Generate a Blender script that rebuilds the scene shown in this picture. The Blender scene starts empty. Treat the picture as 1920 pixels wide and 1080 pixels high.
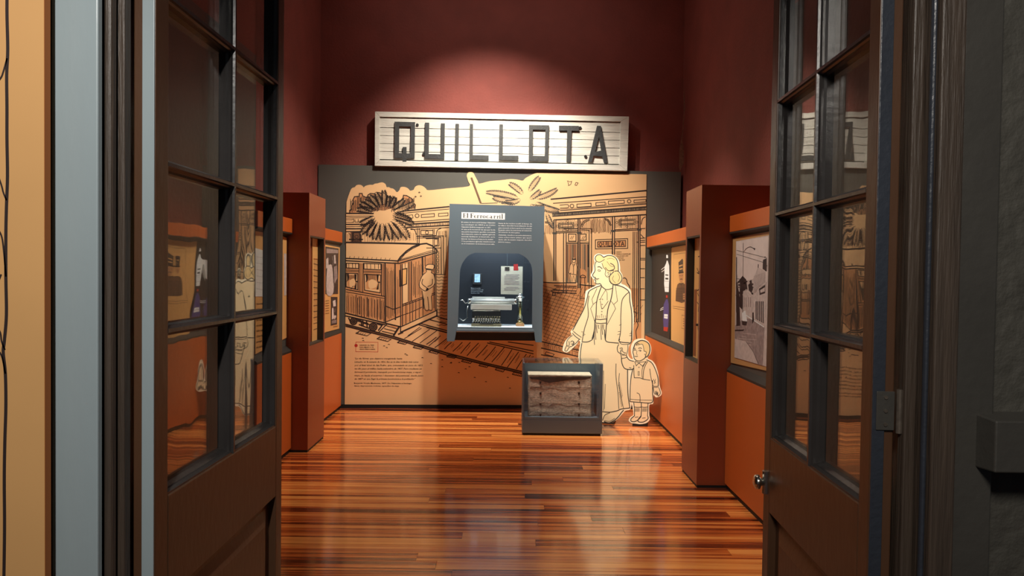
import bpy, bmesh, math, random
from mathutils import Vector
from mathutils.geometry import tessellate_polygon
random.seed(7)
SC = bpy.context.scene
COL = SC.collection
# ------------------------------------------------------------------ camera
F = 1300.0
EYE = Vector((0, 0, 1.45))
YAW, PITCH, ROLL = 0.0038, 0.0214, 0.013
fw = Vector((math.sin(YAW)*math.cos(PITCH), math.cos(YAW)*math.cos(PITCH), -math.sin(PITCH)))
r0 = fw.cross(Vector((0, 0, 1))).normalized()
u0 = r0.cross(fw).normalized()
CR = r0*math.cos(ROLL) + u0*math.sin(ROLL)
CU = u0*math.cos(ROLL) - r0*math.sin(ROLL)
cd = bpy.data.cameras.new('camera')
cd.sensor_width = 36; cd.lens = 36*F/1920; cd.clip_start = 0.02; cd.clip_end = 60
cam = bpy.data.objects.new('camera', cd); COL.objects.link(cam)
from mathutils import Matrix
cam.matrix_world = Matrix(((CR.x, CU.x, -fw.x, EYE.x), (CR.y, CU.y, -fw.y, EYE.y), (CR.z, CU.z, -fw.z, EYE.z), (0, 0, 0, 1)))
SC.camera = cam
# ------------------------------------------------------------------ light and exposure
SC.view_settings.view_transform = 'Standard'; SC.view_settings.look = 'None'
SC.view_settings.gamma = 1; SC.view_settings.use_curve_mapping = False
SC.view_settings.exposure = 0.0
w = bpy.data.worlds.new('world'); SC.world = w; w.use_nodes = True
w.node_tree.nodes['Background'].inputs[0].default_value = (0.62, 0.72, 0.85, 1)
w.node_tree.nodes['Background'].inputs[1].default_value = 0.05
def spot(name, loc, target, power, angle, blend=.5, col=(1, .86, .68), size=.04):
    l = bpy.data.lights.new(name, 'SPOT'); l.energy = power; l.spot_size = math.radians(angle)
    l.spot_blend = blend; l.color = col; l.shadow_soft_size = size
    o = bpy.data.objects.new(name, l); COL.objects.link(o); o.location = loc
    o.rotation_euler = (Vector(target)-Vector(loc)).to_track_quat('-Z', 'Y').to_euler()
    return o
def area(name, loc, target, power, sx, sy, col=(1, .9, .75)):
    l = bpy.data.lights.new(name, 'AREA'); l.shape = 'RECTANGLE'; l.size = sx; l.size_y = sy; l.energy = power; l.color = col
    o = bpy.data.objects.new(name, l); COL.objects.link(o); o.location = loc
    o.rotation_euler = (Vector(target)-Vector(loc)).to_track_quat('-Z', 'Y').to_euler()
    return o
WARM = (1, .88, .74)
spot('ceiling_spot_a', (-.30, 5.95, 4.3), (-.20, 7.4, 1.75), 520, 92, 1.0, WARM)
spot('ceiling_spot_b', (.10, 5.90, 4.3), (.3, 7.4, 1.2), 330, 70, .8, WARM)
spot('ceiling_spot_c', (.55, 4.3, 4.3), (1.06, 6.7, .95), 500, 25, .8, (1, .92, .74))
spot('ceiling_spot_d', (-.2, 5.75, 4.3), (1.5, 6.3, .8), 380, 50, .8, WARM)
spot('ceiling_spot_e', (.3, 5.75, 4.3), (-1.7, 6.3, 1.2), 250, 66, .8, WARM)
spot('ceiling_spot_f', (-.2, 4.74, 4.3), (1.5, 4.4, 1.0), 240, 56, .8, WARM)
spot('ceiling_spot_g', (.3, 5.45, 4.3), (-1.8, 5.1, 1.0), 120, 50, .8, WARM)
spot('front_floor_fill_spot', (0, 3.7, 4.4), (0, 4.2, 0), 105, 80, .9, WARM)  # extra fill, added to brighten the front of the floor
area('ambient_fill_light', (0, 5.0, 4.7), (0, 5.0, 0), 8, 2.4, 3.5, (1, .86, .7))  # soft overhead fill added for ambient level, no fitting there
area('upper_wall_fill_light', (-.1, 6.5, 4.6), (-.1, 7.6, 3.0), 6, 2.6, .5, (1, .86, .74))  # added fill that lifts the upper walls, not a real fitting
spot('foyer_spot', (-.30, -.2, 2.9), (-.98, 1.35, 1.3), 240, 56, .9, (1, .95, .88))
spot('right_casing_fill_spot', (-.3, -.6, 2.9), (1.05, 1.35, 1.4), 240, 50, .9, (1, .93, .84), .3)  # added fill for the right casing and foyer wall
# ------------------------------------------------------------------ helpers
def tag(o, label=None, cat=None, group=None, kind=None):
    if label: o['label'] = label
    if cat: o['category'] = cat
    if group: o['group'] = group
    if kind: o['kind'] = kind
    return o
WL = {}
def thing(name, label, cat, loc=(0, 0, 0), group=None, kind=None):
    o = bpy.data.objects.new(name, None); COL.objects.link(o); o.location = loc
    o.empty_display_size = .1
    WL[o.name] = Vector(loc)
    return tag(o, label, cat, group, kind)
class MB:
    def __init__(s): s.v = []; s.f = []; s.m = []; s.mi = 0
    def add(s, vs, fs):
        b = len(s.v); s.v += [Vector(p) for p in vs]
        for f in fs: s.f.append([b+i for i in f]); s.m.append(s.mi)
        return s
    def box(s, x0, x1, y0, y1, z0, z1):
        if x0 > x1: x0, x1 = x1, x0
        if y0 > y1: y0, y1 = y1, y0
        if z0 > z1: z0, z1 = z1, z0
        return s.add([(x0,y0,z0),(x1,y0,z0),(x1,y1,z0),(x0,y1,z0),(x0,y0,z1),(x1,y0,z1),(x1,y1,z1),(x0,y1,z1)],
                     [(0,3,2,1),(4,5,6,7),(0,1,5,4),(1,2,6,5),(2,3,7,6),(3,0,4,7)])
    def prism(s, pts, to3, d0, d1, holes=()):
        """pts in (u,v); to3(u,v,d) -> world. Extrudes between d0 (back) and d1 (front)."""
        loops = [list(pts)] + [list(h) for h in holes]
        flat = [p for l in loops for p in l]
        tris = tessellate_polygon([[Vector((p[0], p[1], 0)) for p in l] for l in loops])
        n = len(flat)
        s.add([to3(p[0], p[1], d1) for p in flat]+[to3(p[0], p[1], d0) for p in flat],
              [t for t in tris]+[(t[2]+n, t[1]+n, t[0]+n) for t in tris])
        b = len(s.v)-2*n; k = 0
        for l in loops:
            m = len(l)
            for i in range(m):
                j = (i+1) % m
                s.f.append([b+k+i, b+k+j, b+n+k+j, b+n+k+i]); s.m.append(s.mi)
            k += m
        return s
    def tube(s, pts, r, n=8, cap=True):
        pts = [Vector(p) for p in pts]; rr = r if isinstance(r, (list, tuple)) else [r]*len(pts)
        vs = []; up = Vector((0, 0, 1))
        for i, p in enumerate(pts):
            t = (pts[min(i+1, len(pts)-1)]-pts[max(i-1, 0)]).normalized()
            a = t.cross(up)
            if a.length < .05: a = t.cross(Vector((1, 0, 0)))
            a.normalize(); b = a.cross(t)
            for k in range(n):
                th = 2*math.pi*k/n; vs.append(p+(a*math.cos(th)+b*math.sin(th))*rr[i])
        fs = [(i*n+k, i*n+(k+1) % n, (i+1)*n+(k+1) % n, (i+1)*n+k) for i in range(len(pts)-1) for k in range(n)]
        if cap: fs += [tuple(range(n)), tuple((len(pts)-1)*n+k for k in range(n))]
        return s.add(vs, fs)
    def lathe(s, c, prof, n=20):
        vs = [(c[0]+r*math.cos(2*math.pi*k/n), c[1]+r*math.sin(2*math.pi*k/n), c[2]+z) for r, z in prof for k in range(n)]
        fs = [(i*n+k, i*n+(k+1) % n, (i+1)*n+(k+1) % n, (i+1)*n+k) for i in range(len(prof)-1) for k in range(n)]
        fs += [tuple(range(n)), tuple((len(prof)-1)*n+k for k in range(n))]
        return s.add(vs, fs)
    def build(s, name, mats, parent=None, bevel=0, smooth=False, kind=None, label=None):
        me = bpy.data.meshes.new(name)
        off = WL[parent.name] if parent else Vector((0, 0, 0))
        me.from_pydata([tuple(p-off) for p in s.v], [], s.f)
        if not isinstance(mats, (list, tuple)): mats = [mats]
        for m in mats: me.materials.append(m)
        if len(mats) > 1: me.polygons.foreach_set('material_index', s.m)
        bm = bmesh.new(); bm.from_mesh(me); bmesh.ops.recalc_face_normals(bm, faces=bm.faces) if not getattr(s, 'flat', False) else None
        bm.to_mesh(me); bm.free()
        if smooth: me.polygons.foreach_set('use_smooth', [True]*len(me.polygons))
        o = bpy.data.objects.new(name, me); COL.objects.link(o)
        if parent: o.parent = parent
        WL[o.name] = off.copy()
        if bevel:
            b = o.modifiers.new('bevel', 'BEVEL'); b.width = bevel; b.segments = 2; b.limit_method = 'ANGLE'
        return tag(o, label, kind=kind)
def ray(px, py): return (fw + CR*((px-960)/F) + CU*((540-py)/F))
def at(px, py, D):
    r = ray(px, py); return EYE + r*(D/r.y)
class Plane:
    def __init__(s, o, u, n): s.o = Vector(o); s.u = Vector(u).normalized(); s.n = Vector(n).normalized(); s.z = Vector((0, 0, 1))
    def to3(s, u, v, d=0): return s.o + s.u*u + s.z*v + s.n*d
    def px(s, px, py, d=0):
        r = ray(px, py); o = s.o+s.n*d
        p = EYE + r*((o-EYE).dot(s.n)/r.dot(s.n)) - s.o
        return (p.dot(s.u), p.z)
    def P(s, px, py, d=0): u, v = s.px(px, py, d); return s.to3(u, v, d)
    def poly(s, pts, d=0): return [s.px(x, y, d) for x, y in pts]
def T(ox, oy, sc, sy=None):
    sy = sy or sc
    return lambda *pts: [(ox+a/sc, oy+b/sy) for a, b in pts]
def smoothp(pts, k=5, closed=False):
    n = len(pts)
    if n < 3: return list(pts)
    out = []
    for i in range(n if closed else n-1):
        g = lambda j: pts[j % n] if closed else pts[max(0, min(n-1, j))]
        p0, p1, p2, p3 = g(i-1), g(i), g(i+1), g(i+2)
        for q in range(k):
            t = q/k
            out.append(tuple(.5*((2*p1[c])+(-p0[c]+p2[c])*t+(2*p0[c]-5*p1[c]+4*p2[c]-p3[c])*t*t+(-p0[c]+3*p1[c]-3*p2[c]+p3[c])*t**3) for c in (0, 1)))
    if not closed: out.append(pts[-1])
    return out
class Art:
    """flat print on a plane: ribbons and filled shapes traced where they stand on it"""
    def __init__(s, plane, d, unit, ws=1.0): s.ws = ws; s.p = plane; s.d = d; s.unit = unit; s.mb = MB(); s.mb.flat = True; s.mats = []; s.lay = 0
    def mat(s, m):
        if m not in s.mats: s.mats.append(m)
        s.mb.mi = s.mats.index(m)
    def fill(s, pts, m, lay=0, sm=False):
        if sm: pts = smoothp(pts, 4, True)
        s.mat(m); q = s.p.poly(pts, s.d)
        tr = tessellate_polygon([[Vector((a, b, 0)) for a, b in q]])
        s.mb.add([s.p.to3(a, b, s.d+lay*.00012) for a, b in q], tr)
    def line(s, pts, w, m, lay=3, sm=False, closed=False, taper=False):
        if sm: pts = smoothp(pts, 5, closed)
        if closed: pts = list(pts)+[pts[0]]
        q = [Vector(a) for a in s.p.poly(pts, s.d)]
        q = [a for i, a in enumerate(q) if i == 0 or (a-q[i-1]).length > 1e-5]
        if len(q) < 2: return
        s.mat(m); vs = []; hw = w*s.unit*s.ws/2
        for i, a in enumerate(q):
            t0 = (a-q[i-1]).normalized() if i else (q[1]-q[0]).normalized()
            t1 = (q[i+1]-a).normalized() if i < len(q)-1 else t0
            t = t0+t1; t = t.normalized() if t.length > .2 else t1
            nn = Vector((-t.y, t.x)); c = max(.5, abs(nn.dot(Vector((-t0.y, t0.x))))); h = hw/c
            if taper: h *= .25+.75*math.sin(math.pi*min(1, max(0, i/(len(q)-1))))
            if i == 0: a = a-t*hw*.5
            if i == len(q)-1: a = a+t*hw*.5
            vs += [s.p.to3(a.x+nn.x*h, a.y+nn.y*h, s.d+lay*.00012), s.p.to3(a.x-nn.x*h, a.y-nn.y*h, s.d+lay*.00012)]
        s.mb.add(vs, [(2*i, 2*i+1, 2*i+3, 2*i+2) for i in range(len(q)-1)])
    def circle(s, cx, cy, r, w, m, lay=3, ry=None, fill=None):
        ry = ry or r
        pts = [(cx+r*math.cos(a*math.pi/8), cy+ry*math.sin(a*math.pi/8)) for a in range(16)]
        if fill: s.fill(pts, fill, lay-1)
        if w: s.line(pts, w, m, lay, closed=True)
    def build(s, name, parent, **k): return s.mb.build(name, s.mats, parent, **k)
FONT = None
def text_mb(mb, plane, d, string, x0, y0, x1, y1, h, bold=.0, shear=0, unit=None):
    """one line of lettering; baseline runs from pixel (x0,y0) to (x1,y1) on the plane, h = cap height in px"""
    cu = bpy.data.curves.new('t', 'FONT'); cu.body = string; cu.size = 1; cu.resolution_u = 1; cu.offset = bold; cu.shear = shear
    o = bpy.data.objects.new('t', cu); COL.objects.link(o)
    dg = bpy.context.evaluated_depsgraph_get(); dg.update()
    me = bpy.data.meshes.new_from_object(o.evaluated_get(dg))
    vs = [v.co.copy() for v in me.vertices]; fs = [tuple(p.vertices) for p in me.polygons]
    bpy.data.objects.remove(o); bpy.data.curves.remove(cu)
    if not vs: return
    a0 = min(v.x for v in vs); a1 = max(v.x for v in vs); W = (a1-a0) or 1
    p0 = Vector(plane.px(x0, y0, d)); p1 = Vector(plane.px(x1, y1, d)); pt = Vector(plane.px(x0, y0-h, d))
    hh = (pt-p0).length/.70
    e = p1-p0
    out = []
    for v in vs:
        q = p0+e*((v.x-a0)/W); out.append(plane.to3(q.x, q.y+v.y*hh, d))
    mb.add(out, fs)
    bpy.data.meshes.remove(me)
# ------------------------------------------------------------------ materials
def lin(c): return tuple((x/255/12.92 if x/255 <= .04045 else ((x/255+.055)/1.055)**2.4) for x in c)
def mat(name, rgb, rough=.6, metal=0, var=.0, vscale=6, stretch=(1, 1, 1), bump=0, bscale=60, spec=.5, coat=0, raw=False):
    m = bpy.data.materials.new(name); m.use_nodes = True; nt = m.node_tree; b = nt.nodes['Principled BSDF']
    c = rgb if raw else lin(rgb)
    b.inputs['Base Color'].default_value = (*c, 1); b.inputs['Roughness'].default_value = rough
    b.inputs['Metallic'].default_value = metal; b.inputs['Specular IOR Level'].default_value = spec
    b.inputs['Coat Weight'].default_value = coat; b.inputs['Coat Roughness'].default_value = .15
    tc = nt.nodes.new('ShaderNodeNewGeometry'); mp = nt.nodes.new('ShaderNodeMapping')
    nt.links.new(tc.outputs['Position'], mp.inputs[0]); mp.inputs['Scale'].default_value = stretch
    if var:
        n = nt.nodes.new('ShaderNodeTexNoise'); n.inputs['Scale'].default_value = vscale; n.inputs['Detail'].default_value = 6
        nt.links.new(mp.outputs[0], n.inputs[0])
        r = nt.nodes.new('ShaderNodeValToRGB'); r.color_ramp.elements[0].position = .3; r.color_ramp.elements[1].position = .7
        r.color_ramp.elements[0].color = (*[max(0, x*(1-var)) for x in c], 1); r.color_ramp.elements[1].color = (*[min(1, x*(1+var)) for x in c], 1)
        nt.links.new(n.outputs[0], r.inputs[0]); nt.links.new(r.outputs[0], b.inputs['Base Color'])
    if bump:
        n2 = nt.nodes.new('ShaderNodeTexNoise'); n2.inputs['Scale'].default_value = bscale; n2.inputs['Detail'].default_value = 5
        nt.links.new(mp.outputs[0], n2.inputs[0])
        bp = nt.nodes.new('ShaderNodeBump'); bp.inputs['Strength'].default_value = bump; bp.inputs['Distance'].default_value = .01
        nt.links.new(n2.outputs[0], bp.inputs['Height']); nt.links.new(bp.outputs[0], b.inputs['Normal'])
    return m
def glassmat(name, refl=1.0, tint=(1, 1, 1), wavy=0):
    m = bpy.data.materials.new(name); m.use_nodes = True; nt = m.node_tree; nt.nodes.clear(); N = nt.nodes.new; L = nt.links.new
    out = N('ShaderNodeOutputMaterial'); mix = N('ShaderNodeMixShader'); tr = N('ShaderNodeBsdfTransparent'); gl = N('ShaderNodeBsdfGlossy')
    tr.inputs[0].default_value = (*tint, 1); gl.inputs['Roughness'].default_value = .01
    g = N('ShaderNodeNewGeometry'); dot = N('ShaderNodeVectorMath'); dot.operation = 'DOT_PRODUCT'
    L(g.outputs['Normal'], dot.inputs[0]); L(g.outputs['Incoming'], dot.inputs[1])
    ab = N('ShaderNodeMath'); ab.operation = 'ABSOLUTE'; L(dot.outputs['Value'], ab.inputs[0])
    s1 = N('ShaderNodeMath'); s1.operation = 'SUBTRACT'; s1.inputs[0].default_value = 1; L(ab.outputs[0], s1.inputs[1])
    pw = N('ShaderNodeMath'); pw.operation = 'POWER'; pw.inputs[1].default_value = 5; L(s1.outputs[0], pw.inputs[0])
    ma = N('ShaderNodeMath'); ma.operation = 'MULTIPLY_ADD'; ma.inputs[1].default_value = .89*refl; ma.inputs[2].default_value = .11*refl; L(pw.outputs[0], ma.inputs[0])
    L(ma.outputs[0], mix.inputs[0]); L(tr.outputs[0], mix.inputs[1]); L(gl.outputs[0], mix.inputs[2]); L(mix.outputs[0], out.inputs[0])
    if wavy:
        n = N('ShaderNodeTexNoise'); n.inputs['Scale'].default_value = 7; n.inputs['Detail'].default_value = 1
        mp = N('ShaderNodeMapping'); mp.inputs['Scale'].default_value = (1, 1.2, .5); L(g.outputs['Position'], mp.inputs[0]); L(mp.outputs[0], n.inputs[0])
        bp = N('ShaderNodeBump'); bp.inputs['Strength'].default_value = wavy; bp.inputs['Distance'].default_value = .004
        L(n.outputs[0], bp.inputs['Height']); L(bp.outputs[0], gl.inputs['Normal'])
    return m
M = {}
M['red'] = mat('red_plaster', (122, 56, 48), .75, var=.12, vscale=3, bump=.35, bscale=45)
M['slate'] = mat('slate_panel', (84, 84, 80), .45, var=.03)
M['slate2'] = mat('slate_blue_case', (92, 108, 120), .42)
M['dark'] = mat('dark_lining', (38, 36, 36), .6)
M['black'] = mat('black_matte', (14, 13, 13), .6)
M['navy'] = mat('dark_navy_lining', (29, 32, 38), .5)
M['orange'] = mat('orange_laminate', (194, 96, 38), .38)
M['orange2'] = mat('rust_laminate', (138, 64, 36), .40)
M['sill'] = mat('dark_sill', (50, 46, 42), .5)
M['peach'] = mat('mural_peach', (222, 182, 134), .55, var=.03, vscale=2)
M['peach2'] = mat('graphic_peach', (222, 170, 105), .5)
M['ink'] = mat('print_ink', (38, 26, 24), .6)
M['ink2'] = mat('print_ink_grey', (62, 62, 60), .6)
M['inkb'] = mat('print_ink_brown', (110, 78, 55), .6)
M['shade'] = mat('print_shade', (196, 140, 92), .6)
M['curt'] = mat('print_curtain_grey', (120, 108, 88), .6)
M['curt2'] = mat('print_curtain_brown', (150, 88, 50), .6)
M['cream'] = mat('cutout_cream', (248, 240, 212), .5)
M['skin'] = mat('cutout_ochre', (240, 220, 180), .5)
M['hair'] = mat('cutout_hair_ochre', (230, 202, 146), .5)
M['edge'] = mat('board_edge', (140, 110, 75), .7)
M['white'] = mat('white_print', (232, 238, 240), .5)
M['lilac'] = mat('pale_print', (226, 214, 210), .45, var=.08, vscale=10)
M['ph1'] = mat('photo_dark', (62, 52, 52), .45, var=.3, vscale=40)
M['ph2'] = mat('photo_mid', (156, 140, 138), .45, var=.25, vscale=40)
M['ph3'] = mat('photo_light', (204, 192, 188), .45, var=.12, vscale=40)
M['blue'] = mat('blue_print', (70, 66, 130), .5)
M['redp'] = mat('red_print', (180, 44, 40), .5)
M['signw'] = mat('sign_white_paint', (204, 204, 196), .6, var=.16, vscale=5, stretch=(.5, 1, 6), bump=.4, bscale=30)
M['signl'] = mat('sign_grey_letter', (50, 53, 55), .6, var=.25, vscale=30, bump=.3, bscale=80)
M['brownd'] = mat('dark_brown_paint', (74, 50, 34), .38, var=.10, vscale=4, stretch=(1, 1, .4), bump=.10, bscale=50)
M['munt'] = mat('glazing_bar_paint', (46, 43, 42), .30, var=.15, vscale=6, bump=.08, bscale=60)
M['greyp'] = mat('slate_grey_gloss_paint', (136, 148, 152), .32, var=.05, vscale=3, stretch=(1, 1, .3), bump=.12, bscale=25)
M['edged'] = mat('blue_black_paint', (44, 48, 56), .35, var=.1, bump=.2)
M['darkp'] = mat('umber_wood_paint', (62, 52, 44), .45, var=.22, vscale=9, stretch=(6, 6, .35), bump=.4, bscale=25)
M['rough'] = mat('rough_charcoal_plaster', (62, 60, 54), .7, var=.12, vscale=8, bump=1.0, bscale=22)
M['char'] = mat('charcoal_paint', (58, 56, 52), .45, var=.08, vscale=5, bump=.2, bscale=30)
M['poster'] = mat('poster_ochre', (190, 145, 92), .55, var=.04, vscale=3)
M['postere'] = mat('poster_edge', (150, 84, 26), .6)
M['steel'] = mat('worn_steel', (110, 100, 90), .4, metal=.7, var=.3, vscale=60)
M['brass'] = mat('brass', (200, 170, 110), .25, metal=1)
M['chrome'] = mat('nickel', (210, 205, 195), .22, metal=1)
M['satin'] = mat('satin_nickel', (225, 222, 212), .32, metal=.35)
M['tblack'] = mat('black_enamel', (16, 15, 14), .22)
M['tgrey'] = mat('key_ring_metal', (170, 160, 130), .3, metal=.8)
M['paper'] = mat('aged_paper', (205, 196, 172), .7, var=.06, vscale=20)
M['wood'] = mat('pale_wood_block', (176, 130, 84), .5, var=.15, vscale=20)
M['ceil'] = mat('ceiling_paint', (90, 60, 52), .8)
M['glassd'] = glassmat('door_glass', 1.0, (.93, .94, .92), wavy=.22)
M['glassc'] = glassmat('case_glass', .9, (.97, .98, .98))
M['tube'] = glassmat('tube_glass', 1.0, (.75, .8, .6))
# old trunk cloth, with threads
def trunkmat():
    m = mat('trunk_canvas', (218, 194, 174), .7, var=.42, vscale=90, stretch=(.6, 1, 1.6), bump=.5, bscale=120); return m
M['trunk'] = trunkmat()
M['trunkd'] = mat('trunk_torn_dark', (58, 40, 32), .7, var=.3, vscale=30)
M['trunkc'] = mat('trunk_cream_edge', (214, 204, 184), .7, var=.15, vscale=30)
def floormat():
    m = bpy.data.materials.new('polished_strip_wood'); m.use_nodes = True; nt = m.node_tree; N = nt.nodes.new; L = nt.links.new
    b = nt.nodes['Principled BSDF']; g = N('ShaderNodeNewGeometry'); oi = N('ShaderNodeObjectInfo')
    mp = N('ShaderNodeMapping'); mp.inputs['Scale'].default_value = (.30, 16, 1); L(g.outputs['Position'], mp.inputs[0])
    cb = N('ShaderNodeVectorMath'); cb.operation = 'SCALE'; cb.inputs[3].default_value = 1
    cx = N('ShaderNodeCombineXYZ'); mu = N('ShaderNodeMath'); mu.operation = 'MULTIPLY'; mu.inputs[1].default_value = 37; L(oi.outputs['Random'], mu.inputs[0])
    L(mu.outputs[0], cx.inputs[0]); L(mu.outputs[0], cx.inputs[2]); ad = N('ShaderNodeVectorMath'); ad.operation = 'ADD'; L(mp.outputs[0], ad.inputs[0]); L(cx.outputs[0], ad.inputs[1])
    n = N('ShaderNodeTexNoise'); n.inputs['Scale'].default_value = 1.6; n.inputs['Detail'].default_value = 7; n.inputs['Roughness'].default_value = .6; L(ad.outputs[0], n.inputs[0])
    # tone of the plank itself plus its streaks
    a2 = N('ShaderNodeMath'); a2.operation = 'MULTIPLY_ADD'; a2.inputs[1].default_value = .30; L(oi.outputs['Random'], a2.inputs[0])
    a3 = N('ShaderNodeMath'); a3.operation = 'MULTIPLY'; a3.inputs[1].default_value = 1.34; L(n.outputs[0], a3.inputs[0]); L(a3.outputs[0], a2.inputs[2])
    r = N('ShaderNodeValToRGB'); cr = r.color_ramp
    cr.elements[0].position = .56; cr.elements[0].color = (*lin((38, 14, 9)), 1)
    cr.elements[1].position = .98; cr.elements[1].color = (*lin((236, 152, 78)), 1)
    e = cr.elements.new(.70); e.color = (*lin((138, 58, 26)), 1); e = cr.elements.new(.80); e.color = (*lin((196, 98, 42)), 1)
    L(a2.outputs[0], r.inputs[0]); L(r.outputs[0], b.inputs['Base Color'])
    b.inputs['Roughness'].default_value = .17; b.inputs['Specular IOR Level'].default_value = .5
    b.inputs['Coat Weight'].default_value = .65; b.inputs['Coat Roughness'].default_value = .1
    n2 = N('ShaderNodeTexNoise'); n2.inputs['Scale'].default_value = 5; n2.inputs['Detail'].default_value = 3; L(ad.outputs[0], n2.inputs[0])
    bp = N('ShaderNodeBump'); bp.inputs['Strength'].default_value = .12; bp.inputs['Distance'].default_value = .004; L(n2.outputs[0], bp.inputs['Height']); L(bp.outputs[0], b.inputs['Normal'])
    return m
M['floor'] = floormat()
# ------------------------------------------------------------------ planes
A26 = math.radians(2.6)
BP = Plane((0, 7.395, 0), (math.cos(A26), math.sin(A26), 0), (math.sin(A26), -math.cos(A26), 0))   # front of the slate display wall
UB = 7.395/F
# ------------------------------------------------------------------ room shell
def slab(name, x0, x1, y0, y1, z0, z1, m, **k):
    return MB().box(x0, x1, y0, y1, z0, z1).build(name, m, **k)
WLX, WRX, CZ = -2.03, 1.86, 4.85
fl = tag(thing('floor', 'polished strip wood floor running across the gallery', None, (0, 4.5, 0)), kind='structure')
MB().box(WLX-.1, WRX+.1, -1.2, 7.7, -.06, -.012).build('subfloor', M['black'], fl)
pm = MB().box(-.5, .5, -.5, .5, -.012, 0).build('plank_source', M['floor'])
pmesh = pm.data; bpy.data.objects.remove(pm)
y = 1.2; row = 0; PW = .098
while y < 7.46:
    cuts = [WLX+.02]; xx = WLX + random.uniform(1.4, 3.6)
    while xx < WRX-.5: cuts.append(xx); xx += random.uniform(2.8, 3.8)
    cuts.append(WRX-.02)
    for a, b in zip(cuts[:-1], cuts[1:]):
        o = bpy.data.objects.new('plank', pmesh); COL.objects.link(o); o.parent = fl
        o.location = ((a+b)/2, y+PW/2-4.5, random.uniform(-.0004, .0004)); o.scale = (b-a-.0016, PW-.0022, 1)
    y += PW; row += 1
slab('ceiling', WLX-.1, WRX+.1, 1.5, 7.8, CZ, CZ+.1, M['ceil'], kind='structure')
slab('wall_left', WLX-.1, WLX, 1.57, 7.7, 0, CZ, M['red'], kind='structure')
wr = slab('wall_right', WRX, WRX+.1, 1.57, 7.8, 0, CZ, M['red'], kind='structure')
WL['wall_right'] = Vector((0, 0, 0))
WBK = .10
MB().prism([(-2.2, 0), (2.1, 0), (2.1, CZ), (-2.2, CZ)], BP.to3, -WBK-.1, -WBK).build('wall_back', M['red'], kind='structure')
# torn paint hanging from the corner of the right wall
WRP = Plane((WRX, 0, 0), (0, 1, 0), (-1, 0, 0))
mb = MB()
ZF = T(980, 90, 4)
fp = ZF((1210, 330), (1216, 460), (1208, 600), (1196, 690), (1208, 760), (1206, 860), (1178, 925), (1170, 890), (1176, 760), (1190, 680), (1204, 580), (1210, 460), (1205, 330))
q = [(p.y, p.z) for p in [at(x, y2, 7.36) for x, y2 in fp]]
cx = sum(at(x, y2, 7.36).x for x, y2 in fp)/len(fp)
mb.prism([(at(x, y2, 7.36).x, at(x, y2, 7.36).z) for x, y2 in fp], lambda u, v, d: Vector((u, 7.36-d+.01*math.sin(9*v), v)), 0, .004)
mb.build('paint_flake', mat('dry_paint_flake', (120, 84, 66), .7, var=.3, vscale=40), wr, label='torn strip of peeling paint')
# ------------------------------------------------------------------ slate display wall with the mural
pxs = lambda pts: BP.poly(pts, 0)
panel = thing('station_mural', 'slate grey backing panel with a sepia line drawing of a railway station', 'mural', BP.to3(0, 0, -.04))
ul = BP.px(597, 310)[0]; ur = BP.px(1277, 322)[0]
MB().prism([(ul, .0), (ur, .0), (ur, 2.562), (ul, 2.562)], BP.to3, -WBK+.001, 0).build('backing_panel', M['slate'], panel)
MB().prism([(-1.83, .0), (1.5, .0), (1.5, .04), (-1.83, .04)], BP.to3, .001, .012).build('plinth_strip', M['black'], panel)
A = T(640, 330, 9); Z6 = T(640, 320, 4.5); D8 = T(880, 320, 8)
outline = [(646.5, 765), (650, 379), (653, 369), (656.7, 359), (660, 353), (665.5, 351), (668, 348), (672, 346.6), (676.7, 347), (680, 349), (682, 351.5), (685, 349), (689, 347.6), (694, 346.6), (699, 346.7), (703, 344.6), (708, 344), (713, 342.5), (718, 342.3), (723, 345.5), (725, 351), (729, 351), (733, 353), (737, 353.8), (740, 356), (744.5, 360.4), (749, 356.7), (751, 351.7), (755, 350.5), (760, 351), (764, 352.6), (766.7, 355), (769.5, 357.8), (775.5, 356), (777, 353), (779, 350), (783, 348), (786.7, 347.6), (791, 348.4), (795.5, 350.8), (799, 354), (804.4, 356.9), (840, 353.3), (879, 349.4), (877.8, 340), (875.5, 331), (876.2, 326), (879, 323.3), (884.4, 322.9), (888, 325), (890, 329), (895.5, 339), (899, 344.4), (917.5, 340), (940, 338), (957.5, 336), (970, 337), (980, 338.9), (986, 333.7), (1000, 326.5), (1007.5, 324.3), (1060, 324.5), (1212, 327), (1209.5, 500), (1206.5, 768)]
board = MB().prism(BP.poly([outline[0]]+smoothp(outline[1:-4], 3)+outline[-4:]), BP.to3, .0005, .008).build('mural_print', M['peach'], panel)
WL[board.name] = WL[panel.name]
art = Art(BP, .0082, UB, 1.22); K = M['ink']; L_ = art.line
rnd = random.Random(3)
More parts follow.
